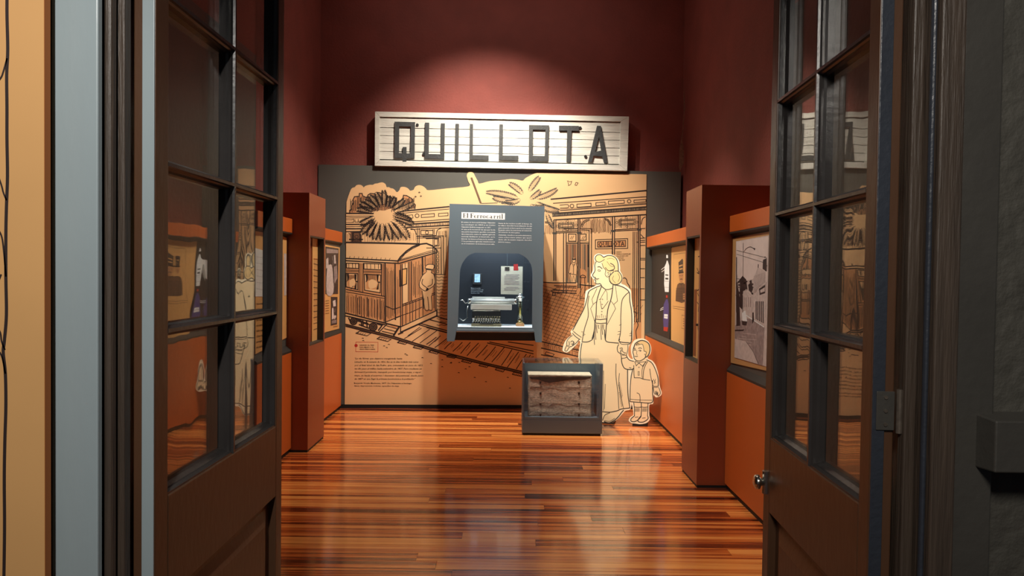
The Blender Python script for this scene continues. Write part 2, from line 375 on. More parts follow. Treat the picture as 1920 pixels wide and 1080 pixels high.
def frond(p0, p1, bend=.15, wdt=9, n=16, ink=None, w=.9, fillm=None):
    ink = ink or K
    p0 = Vector(p0); p1 = Vector(p1); e = p1-p0; nn = Vector((-e.y, e.x))
    mid = (p0+p1)/2 + nn*bend
    c = lambda t: p0*(1-t)**2 + mid*2*t*(1-t) + p1*t*t
    side = []
    for sgn in (1, -1):
        edge = []
        for i in range(n+1):
            t = .12+.88*i/n; p = c(t); tg = (c(min(1, t+.02))-c(t-.02)).normalized(); no = Vector((-tg.y, tg.x))*sgn
            wd = wdt*math.sin(math.pi*min(1, (.16+.80*t)))**.7
            edge.append(p+no*wd*.62+tg*wd*.95)
        side.append(edge)
    if fillm: art.fill([tuple(a) for a in side[0]]+[tuple(a) for a in reversed(side[1])], fillm, 3)
    for sgn, edge in zip((1, -1), side):
        jag = []
        for i in range(n):
            t = .12+.88*i/n; q0 = c(t); q1 = edge[i]; q2 = edge[i+1]
            L_([tuple(q0*.8+q1*.2), tuple((q0+q1)/2+Vector((rnd.uniform(-.3, .3), rnd.uniform(-.3, .3)))), tuple(q1)], w, ink, 5, taper=True)
            L_([tuple(q0*.55+q1*.45+(q2-q1)*.4), tuple(q1+(q2-q1)*.45-(q1-q0)*.12)], w*.6, ink, 5)
            notch = (q1+q2)/2*.68+(c(t)+c(min(1, t+.88/n)))/2*.32
            jag += [tuple(q1), tuple(notch)]
        L_(jag, w*1.25, ink, 5)
    L_([tuple(c(.3+t/12)) for t in range(0, 9)], w*.6, ink, 5)
def hatch(poly_x0, x1, ytop, ybot, step, w=.8, m=None, jit=.8, lay=3, wob=.25):
    """vertical grain lines between two edge functions"""
    x = poly_x0
    while x < x1:
        a, b = ytop(x), ybot(x)
        if b-a > 2:
            u = a+rnd.uniform(0, .18)*(b-a); v = b-rnd.uniform(0, .12)*(b-a)
            pts = [(x+rnd.uniform(-wob, wob), u+(v-u)*i/5) for i in range(6)]
            L_(pts, w*rnd.uniform(.6, 1.2), m or K, lay)
        x += step*rnd.uniform(.6, 1.4)
def lf(x0, y0, x1, y1): return lambda x: y0+(y1-y0)*(x-x0)/(x1-x0)
# trees behind the left palm
tree = A((140, 640), (140, 580), (180, 560), (180, 500), (210, 440), (198, 400), (222, 350), (300, 345), (305, 295), (350, 295), (360, 335), (440, 370), (450, 320), (490, 295), (560, 300), (590, 275), (640, 280), (680, 300), (690, 258), (720, 290), (740, 300), (770, 340), (830, 340), (850, 380), (900, 365), (925, 410), (930, 470), (900, 640))
art.fill(tree, M['shade'], 1); L_(tree[:-1], 1.5, K)
hatch(657, 742, lambda x: 372 if x < 668 else (365 if x < 690 else 366), lambda x: 398, 1.7, .9)
tr2 = A((940, 450), (965, 425), (1010, 410), (1040, 370), (1050, 325), (1100, 330), (1140, 352), (1200, 392), (1220, 450), (1250, 490), (1240, 555), (1000, 590))
art.fill(tr2, M['shade'], 1); L_(tr2[:-1], 1.5, K)
hatch(747, 777, lambda x: 378 if x < 756 else 370, lambda x: 393, 1.6, .8)
# station building left of the showcase
art.fill([(649, 400), (842, 385), (842, 425), (649, 434)], M['peach'], 2)
for a, b, w in (((649.3, 400), (700, 400.5), 2.2), ((649.3, 405.5), (700, 405), 1.1), ((649.3, 409), (690, 408), .9), ((649.3, 420.8), (690, 420.5), 2.0), ((649.3, 425), (690, 424.5), 1.0), ((649.3, 429), (690, 429), 2.0), ((649.3, 434.4), (690, 434), 1.6),
                ((745, 397), (842, 387.5), 2.2), ((748, 400.5), (842, 392), 1.1), ((755, 417.5), (842, 411), 1.2), ((760, 421), (842, 415.5), 2.2), ((760, 427), (842, 422.5), 2.0), ((770, 430.5), (842, 426.5), 1.1), ((649, 412), (660, 412), .9), ((649, 417), (661, 417), .9)):
    L_([a, b], w, K)
L_(A((180, 735), (210, 730), (210, 780), (182, 780)), 1, K); L_(A((230, 735), (232, 778), (285, 778), (285, 730)), 1, K)
for r in (((675, 372), (785, 362), (785, 388), (675, 396)), ((820, 362), (900, 356), (900, 380), (820, 386))): L_(Z6(*r), 1.1, K, closed=True)
art.circle(782, 404.6, 3.6, 1.1, K); L_(Z6((545, 378), (600, 372), (605, 400), (550, 402)), 1, K)
hatch(760, 842, lf(760, 421.5, 842, 416.5), lf(760, 426.5, 842, 422), 1.6, .6)
# brackets, post and door behind the carriage
for x0, y0, x1, y1 in ((663, 436, 674, 452), (789, 432, 812, 440)):
    L_([(x0, y0), (x1, y0), (x1, y1), (x0, y1)], 1.3, K, closed=True); art.circle((x0+x1)/2, (y0+y1)/2, 3, 1, K)
art.fill([(657, 435), (678, 435), (678, 455), (657, 455)], M['inkb'], 1)
L_([(661, 436), (661, 455)], 1.6, K); L_([(676, 436), (676, 455)], 1.6, K); L_([(655, 449), (680, 449)], 2, K)
L_([(654, 437), (657, 440), (658, 448)], 1, K); L_([(782.5, 428), (782.5, 458)], 1.2, K); L_([(786, 428), (786, 458)], 1.2, K)
L_([(781, 443), (818, 442)], 1.6, K); L_([(781, 446.5), (818, 445.5)], 1, K)
L_([(770, 429), (777, 431), (781, 440)], 1.3, K, sm=True); L_([(818, 441), (820, 432), (827, 428)], 1.3, K, sm=True)
L_([(812, 430), (812, 476)], 1.1, K); L_([(814.5, 430), (814.5, 476)], 1.1, K)
B7 = T(640, 440, 7.2)
for a in (((1100, 30), (1375, 15), (1385, 530)), ((1130, 45), (1345, 35), (1350, 530)), ((1145, 55), (1315, 50), (1320, 150), (1260, 160)), ((1265, 60), (1300, 58), (1300, 140), (1265, 145)), ((1150, 180), (1340, 180)), ((1100, 290), (1105, 500)), ((1130, 280), (1135, 420)), ((1235, 160), (1240, 500)), ((1260, 190), (1262, 520)), ((1200, 530), (1400, 540))):
    L_(B7(*a), 1.2, K)
for k in range(6): L_(B7((1285, 230+k*50), (1315, 230+k*50), (1315, 262+k*50), (1285, 262+k*50)), .8, K, closed=True)
hatch(822, 838, lambda x: 432, lambda x: 445, 2.4, .7); hatch(735, 780, lambda x: 434, lambda x: 452, 3, .7, M['inkb'])
hatch(648, 742, lambda x: 436, lambda x: 455, 4, .7, M['inkb'])
# brick road right of the carriage
for k in range(16): L_([(819, 519+k*6), (823, 520.5+k*6), (828, 518.8+k*6), (833, 520.6+k*6), (838, 519.5+k*6)], .8, K)
L_([(835, 515), (838, 440)], .9, K)
# carriage
art.fill(B7((65, 110), (1050, 128), (1150, 122), (1295, 225), (1275, 1010), (810, 1300), (590, 1200), (65, 1060)), M['peach'], 2)
art.fill(B7((600, 395), (1265, 250), (1270, 1020), (720, 1270), (600, 1180)), M['shade'], 2.5)
art.fill(B7((65, 380), (590, 395), (590, 1170), (65, 1060)), M['shade'], 2.5)
for r in (((70, 385), (235, 390), (235, 458), (70, 450)), ((305, 388), (535, 395), (535, 476), (305, 465)), ((65, 520), (222, 525), (222, 745), (65, 705)), ((310, 535), (530, 545), (525, 785), (315, 750)), ((820, 470), (885, 455), (880, 665), (815, 690))):
    art.fill(B7(*r), M['peach'], 2.8)
art.fill(B7((825, 400), (905, 380), (905, 900), (825, 935)), M['peach'], 2.7); art.fill(B7((820, 470), (885, 455), (880, 665), (815, 690)), M['peach2'], 2.9)
for pts, w in ((((65, 105), (700, 116), (1050, 126)), 2.6), (((765, 352), (800, 300), (880, 222), (960, 168), (1050, 130), (1150, 119), (1230, 152), (1292, 212)), 2.4), (((790, 342), (860, 258), (960, 188), (1060, 142)), 1.2), (((65, 320), (400, 336), (765, 355)), 2.0), (((65, 352), (765, 388)), 2.0), (((765, 357), (1290, 218)), 1.3), (((775, 390), (1295, 238)), 2.0), (((1290, 210), (1296, 238)), 1.6), (((800, 335), (1230, 212)), .9), (((765, 352), (768, 390)), 1.5), (((590, 392), (595, 1190)), 2.3), (((568, 392), (572, 835)), 1.0), (((725, 396), (730, 1150)), 2.0), (((802, 400), (800, 1290)), 1.5), (((822, 396), (825, 1230)), 1.5), (((1262, 250), (1270, 1020)), 1.6), (((1278, 246), (1286, 1010)), 1.0), (((240, 385), (242, 760)), 1.3), (((295, 385), (290, 780)), 1.3), (((545, 395), (545, 828)), 1.5), (((265, 385), (265, 768)), .8), (((65, 475), (240, 485), (242, 500), (65, 492)), 1.0), (((295, 490), (545, 500)), 1.0), (((295, 508), (545, 515)), 1.0), (((65, 740), (590, 835)), 1.6), (((65, 772), (590, 862)), 1.2), (((905, 372), (905, 900)), 1.3), (((922, 366), (925, 895)), .9), (((945, 362), (945, 890)), 1.6), (((1092, 310), (1105, 1000)), 2.0), (((860, 385), (862, 470)), .8), (((790, 480), (790, 700)), 2.0), (((820, 945), (1260, 785)), 1.4), (((820, 966), (1260, 806)), 1.4), (((600, 965), (640, 980), (690, 1005), (730, 1000), (800, 975)), 1.4)):
    L_(B7(*pts), w, K, 4)
for r in (((70, 385), (235, 390), (235, 458), (70, 450)), ((305, 388), (535, 395), (535, 476), (305, 465)), ((65, 520), (222, 525), (222, 745), (65, 705)), ((310, 535), (530, 545), (525, 785), (315, 750)), ((820, 470), (885, 455), (880, 665), (815, 690))):
    L_(B7(*r), 1.5, K, 4, closed=True)
for x in (100, 150, 190, 345, 395, 450, 500): L_(B7((x, 392), (x+2, 460)), .9, K, 4)
for cx0, cx1, yy in ((75, 205, 630), (330, 505, 640)):      # curtains
    for k in range(5):
        L_(B7((cx0+k*6, 530), (cx0+8+k*4, yy-30), (cx0+2, yy)), .7, K, 4, sm=True); L_(B7((cx1-k*7, 535), (cx1-12-k*2, yy-20), (cx1, yy)), .7, K, 4, sm=True)
        L_(B7((cx1, yy+8), (cx1-5-k*6, yy+100)), .7, K, 4)
    L_(B7((cx1-12, yy), (cx1+14, yy+3)), 1.8, K, 4); art.fill(B7((cx0+4, 540), (cx1, 545), (cx1, yy+100), (cx0+4, yy+95)), M['shade'], 3.2); art.fill(B7((cx0+34, yy-10), (cx0+75, yy-35), (cx0+105, yy-45), (cx1-14, yy+5), (cx1-34, yy+70), (cx0+60, yy+95), (cx0+36, yy+60)), M['peach'], 3.6)
    for k in range(9): L_(B7((cx0+25+k*13, 545), (cx0+38+k*11, yy-40+abs(k-4)*4)), .6, K, 4)
L_(B7((130, 740), (150, 700), (200, 690)), .8, K, 4)
hatch(650, 721, lf(649, 550, 722, 560), lf(649, 586, 722, 605), 4.6, 1.1, None, .8, 4, .15)
hatch(650, 721, lf(649, 548, 722, 560), lf(649, 586, 722, 603), 1.8, .55, M['inkb'], .8, 4, .35)
hatch(725, 740, lambda x: 500, lambda x: 600, 1.7, .6, M['ink'], .8, 4, .35); hatch(742, 750, lambda x: 510, lambda x: 594, 2.6, .6, M['inkb'], .8, 4)
hatch(773, 791, lf(773, 492, 791, 486), lambda x: 560, 1.9, .6, M['ink'], .8, 4, .35)
hatch(793, 812, lf(793, 486, 812, 478), lambda x: 500, 2.3, .6, M['inkb'], .8, 4)
for k in range(10): L_(B7((110+k*60, 318+k*2.5), (118+k*60, 290+k*3)), .7, K, 4)
C7 = T(640, 560, 7.2)
for k, x in enumerate((870, 925, 960, 1003, 1050, 1100)):
    L_(C7((x, 88-(x-820)*.35), (x+2, 370-(x-800)*.46)), 1.1, K, 5); L_(C7((x+16, 95-(x-820)*.35), (x+18, 240-(x-800)*.4)), .6, K, 5)
L_(C7((735, 255), (790, 235), (925, 190), (1090, 115)), 1.1, K, 5); L_(C7((610, 110), (650, 125), (720, 145), (800, 110)), 1.1, K, 5)
art.fill(C7((800, 382), (1290, 160), (1290, 232), (800, 455)), M['peach'], 3.6); art.fill(C7((600, 325), (740, 260), (800, 240), (800, 380)), M['peach'], 3.5)
for pts, w in ((((800, 382), (1290, 158)), 1.6), (((800, 455), (1290, 232)), 2.4), (((1290, 150), (1290, 232)), 2.0), (((800, 380), (800, 455)), 1.6), (((590, 320), (790, 240)), 1.4), (((600, 330), (790, 375)), 1.4), (((60, 195), (590, 328)), 2.2), (((60, 232), (590, 352)), 2.0), (((595, 330), (610, 350), (510, 450)), 1.5), (((600, 340), (790, 378)), 1.3), (((610, 365), (760, 410)), 1.2), (((580, 405), (740, 445)), 1.2), (((550, 440), (715, 480)), 1.4), (((790, 375), (705, 505)), 2.0), (((775, 372), (700, 490)), 1.0), (((770, 480), (830, 455)), 2.4)):
    L_(C7(*pts), w, K, 5)
for cx, cy, r in ((165, 305, 46), (430, 382, 52)):
    x, yv = C7((cx, cy))[0]; art.circle(x, yv, r/7.2, 1.8, K, 5, fill=M['inkb']); art.circle(x, yv, r/14, 1.2, K, 5, fill=M['peach']); art.circle(x, yv, r/26, .8, K, 5)
    for k in range(8): L_([(x, yv), (x+r/8*math.cos(k*.785), yv+r/8*math.sin(k*.785))], .6, K, 5)
for a in (((210, 275), (270, 300), (275, 370)), ((290, 290), (295, 370)), ((340, 300), (350, 390)), ((240, 350), (370, 400)), ((100, 260), (130, 330)), ((220, 300), (360, 335)), ((480, 340), (550, 360), (500, 430)), ((300, 330), (380, 350))): L_(C7(*a), 2.0, K, 5)
# rails, sleepers
H7 = T(800, 610, 7.2)
near1 = C7((60, 345), (700, 508), (1340, 688)) + H7((270, 372), (780, 505), (1290, 625))
near2 = C7((60, 372), (700, 536), (1340, 716)) + H7((270, 402), (780, 530), (1290, 652))
for q_ in (near1, near2): L_(q_[:2]+q_[3:], 1.8, K, 5)
L_([( a[0], a[1]+1.9) for a in near1[:2]+near1[3:]], .6, K, 5)
for q_ in (((1040, 350), (1440, 460)), ((1060, 332), (1440, 436)), ((1280, 238), (1440, 285)), ((1200, 285), (1440, 350))): L_(C7(*q_), 1.5, K, 5)
for q_ in (((0, 0), (270, 72)), ((0, 30), (270, 100)), ((850, 225), (1440, 348)), ((820, 238), (1440, 385)), ((1100, 225), (1440, 270))): L_(H7(*q_), 1.5, K, 5)
for a, b in ((((850, 540), (1080, 400))), (((960, 575), (1190, 415))), (((1060, 600), (1290, 430))), (((1180, 640), (1340, 500))), (((900, 500), (1060, 385)))): L_(C7(a, b), 1.1, K, 5)
slp = [((110, 300), (270, 180)), ((0, 255), (130, 160)), ((240, 320), (335, 230)), ((355, 350), (480, 230)), ((460, 380), (590, 230)), ((545, 410), (700, 240)), ((665, 435), (820, 265)), ((775, 470), (930, 290)), ((880, 495), (1050, 295)), ((1010, 540), (1150, 330)), ((1090, 565), (1240, 360)), ((1210, 590), (1345, 390)), ((1290, 620), (1440, 420)), ((1290, 560), (1400, 400))]
for a, b in slp:
    m1 = (a[0]*.5+b[0]*.5+rnd.uniform(-6, 6), a[1]*.5+b[1]*.5+rnd.uniform(-4, 4)); L_(H7(a, m1, b), 1.3, K, 5)
    for k in range(2): 
        t = rnd.uniform(.1, .5); dx = rnd.uniform(25, 70)
        L_(H7((a[0]+(b[0]-a[0])*t+dx, a[1]+(b[1]-a[1])*t+8), (a[0]+(b[0]-a[0])*(t+.2)+dx+5, a[1]+(b[1]-a[1])*(t+.2)+4), (a[0]+(b[0]-a[0])*(t+.4)+dx, a[1]+(b[1]-a[1])*(t+.4))), .7, M['inkb'], 5)
for tt, q_ in ((C7, ((195, 468), (250, 436), (400, 470), (345, 502))), (C7, ((480, 542), (520, 515), (672, 550), (625, 578))), (C7, ((755, 592), (790, 570), (890, 596), (860, 618))), (C7, ((968, 660), (1000, 628), (1110, 655), (1075, 682))), (C7, ((1180, 718), (1215, 690), (1325, 718), (1290, 748))),
               (H7, ((270, 425), (300, 395), (400, 418), (375, 445))), (H7, ((468, 486), (500, 458), (612, 488), (590, 515))), (H7, ((705, 545), (735, 510), (838, 540), (812, 568))), (H7, ((925, 600), (950, 570), (1055, 596), (1030, 630))), (H7, ((1155, 662), (1180, 632), (1285, 655), (1282, 690)))):
    L_(tt(*q_), 1.2, K, 5, closed=True)
    for k in range(4):
        a = q_[0][0]+(q_[3][0]-q_[0][0])*(k+.6)/5; bb = q_[0][1]+(q_[3][1]-q_[0][1])*(k+.6)/5
        L_(tt((a, bb), (a+26, bb-20)), .7, K, 5)
for x, yy in ((680, 634.5), (681, 639), (720, 649), (729, 646), (725, 652), (760, 664), (763, 666), (792, 671), (808, 682), (829, 675), (846, 680), (861, 680), (873, 692), (880, 688), (860, 699), (890, 708), (911, 716), (956, 728), (952, 708), (829, 688), (845, 681)):
    L_([(x-1.4, yy), (x+.5, yy-.7), (x+1.6, yy+.3)], 1.0, K)
# man on the carriage platform
art.fill(B7((1130, 450), (1150, 412), (1200, 400), (1250, 410), (1250, 445), (1225, 475), (1215, 515), (1250, 540), (1266, 640), (1235, 700), (1215, 830), (1228, 1010), (1170, 1010), (1130, 1010), (1105, 840), (1090, 760), (1055, 700), (1055, 640), (1095, 550), (1140, 515), (1145, 470)), M['peach'], 4.5)
for a in (((1130, 450), (1150, 412), (1200, 400), (1250, 410), (1250, 445), (1225, 475), (1150, 462), (1130, 450)), ((1145, 470), (1150, 505)), ((1220, 480), (1215, 515)), ((1140, 512), (1095, 552), (1055, 650), (1065, 715), (1130, 760), (1160, 725), (1090, 665), (1100, 600)), ((1215, 515), (1250, 540), (1266, 640), (1235, 700), (1165, 745)), ((1230, 600), (1225, 670), (1165, 700)), ((1090, 760), (1105, 850), (1130, 1010), (1180, 1008), (1165, 840)), ((1215, 830), (1225, 1012), (1180, 1015)), ((1250, 700), (1250, 990))): L_(B7(*a), 1.1, K, 5.5, sm=True)
art.fill(B7((1140, 735), (1170, 715), (1180, 745), (1150, 765)), K, 5.5); art.fill(B7((1135, 450), (1225, 465), (1220, 482), (1150, 476)), K, 5.2)
# palms
cen = (717, 402)
for tip, s0, bd, wd in (((330, 460), (590, 570), -.1, 7), ((280, 570), (580, 620), .1, 7), ((325, 800), (570, 660), -.1, 7), ((345, 965), (600, 710), .05, 7), ((455, 1010), (610, 740), .08, 7), ((560, 1065), (640, 770), .06, 7), ((690, 1075), (690, 780), 0, 7), ((835, 1065), (760, 780), -.05, 7), ((985, 1045), (800, 760), -.08, 7.5), ((1125, 1050), (820, 740), -.16, 8), ((1195, 815), (840, 690), -.15, 8), ((1170, 745), (850, 650), -.1, 6), ((1220, 450), (860, 590), .12, 6.5), ((1060, 400), (850, 560), .1, 5.5), ((905, 370), (830, 550), .05, 5.5), ((800, 340), (780, 545), .03, 5), ((715, 250), (740, 545), .04, 6), ((590, 300), (680, 550), .06, 6), ((480, 340), (650, 560), .08, 6), ((400, 420), (620, 565), .05, 6)):
    a_ = A(s0)[0]; frond((a_[0]*.72+717*.28, a_[1]*.72+402*.28), A(tip)[0], bd, wd*1.6, 9, fillm=M['peach'], w=.95)
art.fill(A((600, 610), (640, 580), (720, 585), (780, 565), (850, 550), (830, 600), (860, 640), (820, 670), (800, 710), (760, 740), (735, 720), (690, 750), (650, 715), (600, 735), (620, 690), (580, 680), (600, 650)), M['peach'], 6, sm=True)
for tip, s0, bd, wd, n in (((600, 195), (830, 390), .12, 9, 11), ((255, 325), (800, 440), .08, 10, 20), ((360, 400), (620, 440), -.1, 9, 10), ((540, 460), (800, 400), -.25, 8, 10), ((1050, 95), (870, 350), -.03, 9, 12), ((1060, 300), (875, 440), .1, 8, 9), ((1315, 275), (950, 420), .12, 9, 15), ((1340, 600), (940, 440), .15, 11, 18), ((1265, 860), (1150, 600), .08, 7, 11), ((1130, 520), (880, 495), .2, 4, 8), ((470, 490), (700, 505), .1, 3, 7)):
    frond(D8(s0)[0], D8(tip)[0], bd, wd*1.05, int(n*.8), ink=M['ink2'], fillm=M['peach'], w=.75)
L_(D8((30, 105), (170, 490)), 1.6, M['inkb']); L_(D8((20, 110), (160, 490)), .7, K); L_(D8((42, 105), (182, 488)), .7, K); L_(D8((180, 492), (420, 485)), 1.0, K)
for cx, cy in ((786, 361), (789, 368), (779, 369)): L_([(cx-1.4, cy), (cx, cy-1.2), (cx+1.6, cy-.4), (cx, cy+1)], .8, K, closed=True)
# station at the right
E7 = T(1015, 340, 7.2)
art.fill(E7((150, 435), (1410, 345), (1410, 385), (150, 475)), M['curt'], 2)
hatch(1036, 1210, lf(1036, 400.5, 1211, 388.5), lf(1036, 405, 1211, 393), 2.4, .9)
for a, w in ((((130, 242), (1415, 125)), 2.2), (((160, 297), (1415, 208)), 1.3), (((130, 405), (1412, 305)), 1.4), (((150, 435), (1412, 345)), 2.0), (((150, 475), (1412, 385)), 1.3), (((170, 522), (1412, 450)), 2.0), (((140, 385), (1412, 292)), .7)): L_(E7(*a), w, K)
for r in (((480, 308), (670, 295), (672, 338), (482, 350)), ((735, 290), (862, 280), (864, 318), (737, 328)), ((905, 268), (1118, 255), (1120, 295), (907, 310)), ((1412, 245), (1250, 255), (1252, 288), (1412, 275))): L_(E7(*r), 1.1, K, closed=True)
L_(E7((250, 322), (350, 315), (370, 335), (355, 355), (255, 362)), 1.1, K, sm=True); art.circle(1072.4, 386.2, 3.4, 1.1, K); art.circle(1179.6, 377.4, 3.3, 1.1, K); L_(E7((880, 290), (882, 320)), .8, K)
for x0, x1, ya, yb in ((168, 195, 525, 1340), (495, 518, 512, 1440), (958, 988, 482, 985), (1310, 1333, 460, 1900)):
    art.fill(E7((x0, ya), (x1, ya), (x1, yb), (x0, yb)), M['peach'], 3.6)
    L_(E7((x0, ya), (x0, yb)), 1.5, K, 4); L_(E7((x1, ya), (x1, yb)), 1.5, K, 4); L_(E7((x0+8, ya), (x0+8, yb)), .6, K, 4)
for cx, cy in ((182, 702), (506, 697), (972, 672), (1322, 655)):
    art.fill(E7((cx-30, cy-14), (cx+30, cy-14), (cx+26, cy+14), (cx-26, cy+14)), M['ink2'], 4.5)
for a in (((200, 680), (490, 668)), ((200, 698), (490, 688)), ((990, 655), (1310, 636)), ((990, 672), (1310, 655)), ((1335, 640), (1400, 636))): L_(E7(*a), 1.4, K, 4)
hatch(1045, 1083, lf(1045, 413, 1083, 411), lambda x: 434, 2.0, .6, M['ink2']); hatch(1154, 1198, lf(1154, 408, 1198, 404), lambda x: 429, 2.0, .6, M['ink2']); hatch(1085, 1146, lf(1085, 411, 1146, 408), lambda x: 438, 1.8, .8, M['inkb'], .8, 3, .3)
hatch(1022, 1037, lambda x: 419, lambda x: 440, 2, .7, M['inkb']); hatch(1020, 1207, lambda x: 436, lambda x: 440, 40, .7, M['inkb'])
for r in (((235, 570), (437, 560), (440, 625), (238, 635)), ((250, 585), (422, 576), (424, 612), (252, 620)), ((1050, 520), (1265, 510), (1265, 582), (1050, 592)), ((1066, 534), (1250, 526), (1250, 568), (1066, 577))): L_(E7(*r), 1.0, K, closed=True)
for x, yy in ((355, 538), (215, 605), (470, 590), (350, 652), (1145, 490), (1020, 555), (1290, 550), (1155, 612)): art.circle(*E7((x, yy))[0], 2.0, .7, K, 4, fill=M['peach'])
for a in (((535, 610), (558, 555), (600, 525), (650, 512)), ((550, 615), (575, 565), (610, 540), (650, 526)), ((850, 498), (905, 522), (945, 592)), ((850, 512), (895, 535), (932, 598)), ((1350, 580), (1365, 510), (1405, 480)), ((50, 560), (110, 575), (155, 640)), ((50, 545), (120, 560), (160, 620))): L_(E7(*a), 1.3, K, sm=True)
for a, w in ((((520, 635), (678, 640), (672, 1960)), 1.3), (((300, 700), (300, 1510)), 1.4), (((335, 700), (335, 1520)), 1.4), (((645, 660), (645, 1940)), 1.3), (((540, 655), (645, 660)), 1.2), (((335, 838), (640, 838)), 1.5), (((335, 822), (640, 820)), .8), (((300, 645), (490, 640)), 1.6)): L_(E7(*a), w, K)
for r in (((365, 712), (468, 712), (468, 808), (368, 808)), ((520, 712), (605, 712), (605, 795), (520, 798))):
    L_(E7(*r), 1.3, K, closed=True); L_(E7((r[0][0]+25, 780), (r[0][0]+50, 740)), .7, K); L_(E7((r[0][0]+45, 785), (r[0][0]+75, 735)), .7, K)
art.fill([(1062, 458), (1104, 458), (1104, 530), (1062, 530)], M['curt'], 1.5)
for k in range(20):
    x = 1062.5+k*2.1; L_([(x, 458.5), (x+rnd.uniform(-.4, .4), 530-rnd.uniform(0, 30))], rnd.choice((.7, 1.2, 1.6)), rnd.choice((K, M['ink2'], M['curt2'], M['shade'], M['inkb'])), 2.5)
# wall sign in the drawing
for r in (((730, 790), (1165, 773), (1165, 905), (730, 912)), ((760, 815), (1137, 798), (1137, 880), (760, 888))): L_(E7(*r), 1.2, K, 2.6, closed=True)
art.fill(E7((760, 815), (1137, 798), (1137, 880), (760, 888)), M['shade'], 2)
tm = MB(); tm.flat = True
text_mb(tm, BP, .0082+.0008, 'QUILLOTA', 1122, 462.3, 1171, 461, 8.6, .02); tm.build('printed_name', K, board); tm = MB(); tm.flat = True
for i, s in enumerate(('PARADA', 'FERROCARRILES', 'DEL ESTADO EN', 'LA CIUDAD', 'DESDE 1863')):
    text_mb(tm, BP, .0082+.0008, s, 1155.5, 473.8+i*3.75, 1155.5+(10, 27, 22, 14, 16)[i], 473.4+i*3.75, 2.3, .01)
tm.build('small_caption', K, board, kind='stuff'); tm = MB(); tm.flat = True
for a in (((1240, 680), (1235, 1900)), ((1262, 680), (1255, 1900)), ((1290, 680), (1285, 1900)), ((1340, 770), (1400, 765)), ((1335, 800), (1400, 796)), ((1335, 825), (1400, 820)), ((1335, 866), (1400, 864)), ((1335, 1040), (1400, 1040)), ((1335, 1060), (1400, 1060)), ((1345, 720), (1380, 760)), ((1335, 1180), (1395, 1180)), ((1335, 1300), (1392, 1300)), ((1285, 820), (1310, 820)), ((1335, 1450), (1392, 1450)), ((1395, 1600), (1335, 1600))): L_(E7(*a), 1.2, K, 3)
# man at the door, bench, bollard
F5 = T(1015, 480, 5.4)
art.fill(F5((395, 125), (440, 140), (462, 180), (465, 285), (390, 280), (385, 130)), M['shade'], 3)
art.fill(F5((310, 45), (330, 15), (352, 45), (350, 75), (375, 95), (355, 200), (345, 265), (300, 265), (285, 180), (275, 160), (290, 90), (312, 72)), M['peach'], 3.2)
for a in (((312, 30), (345, 28), (350, 45), (340, 68), (318, 66), (312, 45)), ((305, 70), (290, 95), (278, 170), (285, 180), (300, 170)), ((350, 72), (362, 110), (356, 190)), ((290, 180), (310, 262), (325, 200), (345, 262), (355, 190)), ((315, 78), (325, 110), (340, 78)), ((325, 110), (325, 180)), ((285, 180), (355, 190))): L_(F5(*a), .9, K, 4)
art.fill(F5((312, 28), (345, 26), (350, 40), (312, 42)), K, 4); art.fill(F5((322, 85), (335, 85), (330, 95)), K, 4)
art.fill(F5((20, 268), (480, 300), (1015, 330), (1010, 1050), (20, 1020)), M['shade'], 1)
for a, w in ((((20, 265), (120, 272), (250, 272), (350, 272)), 1.6), (((385, 290), (540, 305)), 1.8), (((130, 300), (355, 310)), 1.4), (((150, 315), (355, 325)), 1.0), (((110, 345), (355, 355)), 1.4), (((100, 355), (130, 370), (355, 378)), 1.6), (((150, 330), (100, 350)), 1.1), (((115, 360), (115, 400), (140, 400), (140, 365)), 1.4), (((395, 215), (400, 200), (420, 192), (445, 203), (448, 218), (395, 218)), 1.2), (((402, 218), (400, 260), (396, 300), (400, 350), (392, 425)), 1.1), (((440, 218), (440, 260), (444, 300), (440, 350), (446, 430)), 1.1), (((385, 428), (450, 436)), 1.0)):
    L_(F5(*a), w, K, 4.5)
for k in range(17):
    y0 = 300+k*34
    L_(F5(*[(18+j*45, y0+j*(13+k*.25)+rnd.uniform(-3, 3)) for j in range(13)]), .6, K, 2.5)
for k in range(28):
    x0 = -260+k*36+rnd.uniform(-3, 3); pts = F5(*[(x0+j*33*(1+.02*k), 900-j*75+x0*.18) for j in range(9)])
    pts = [p for p in pts if 1018 < p[0] < 1208 and (532 if p[0] < 1100 else 560) < p[1] < 650+(p[0]-1018)*.14]
    if len(pts) > 1: L_(pts, .55, K, 2.5)
for a, w in ((((5, 868), (400, 960), (1000, 1080)), 1.8), (((0, 932), (390, 1022), (1000, 1140)), 1.8), (((0, 1000), (370, 1070)), 1.6)): L_(F5(*a), w, K, 3)
hatch(1018, 1090, lf(1018, 643, 1090, 660), lf(1018, 652, 1090, 670), 2.6, .6); L_(F5((35, 995), (50, 970), (130, 995), (115, 1015)), 1, K, 3, closed=True)
for cx, cy, pts in ((1143, 530, ((752, 330), (775, 325), (795, 350), (800, 380), (825, 420), (830, 450))),): L_([(1050+a/6.353, 470+b/6.353) for a, b in pts], 1.3, K, 4, sm=True)
L_([(1050+a/6.353, 470+b/6.353) for a, b in ((880, 730), (905, 740), (915, 830), (930, 890), (905, 960), (915, 1060))], 1.3, K, 4, sm=True)
L_([(1066, 345), (1064, 339), (1068, 341), (1072, 340), (1070, 346), (1066, 348)], .9, K, closed=True); L_([(1078, 347), (1080, 342), (1084, 343), (1081, 348)], .9, K, closed=True)
art.build('line_drawing', board)
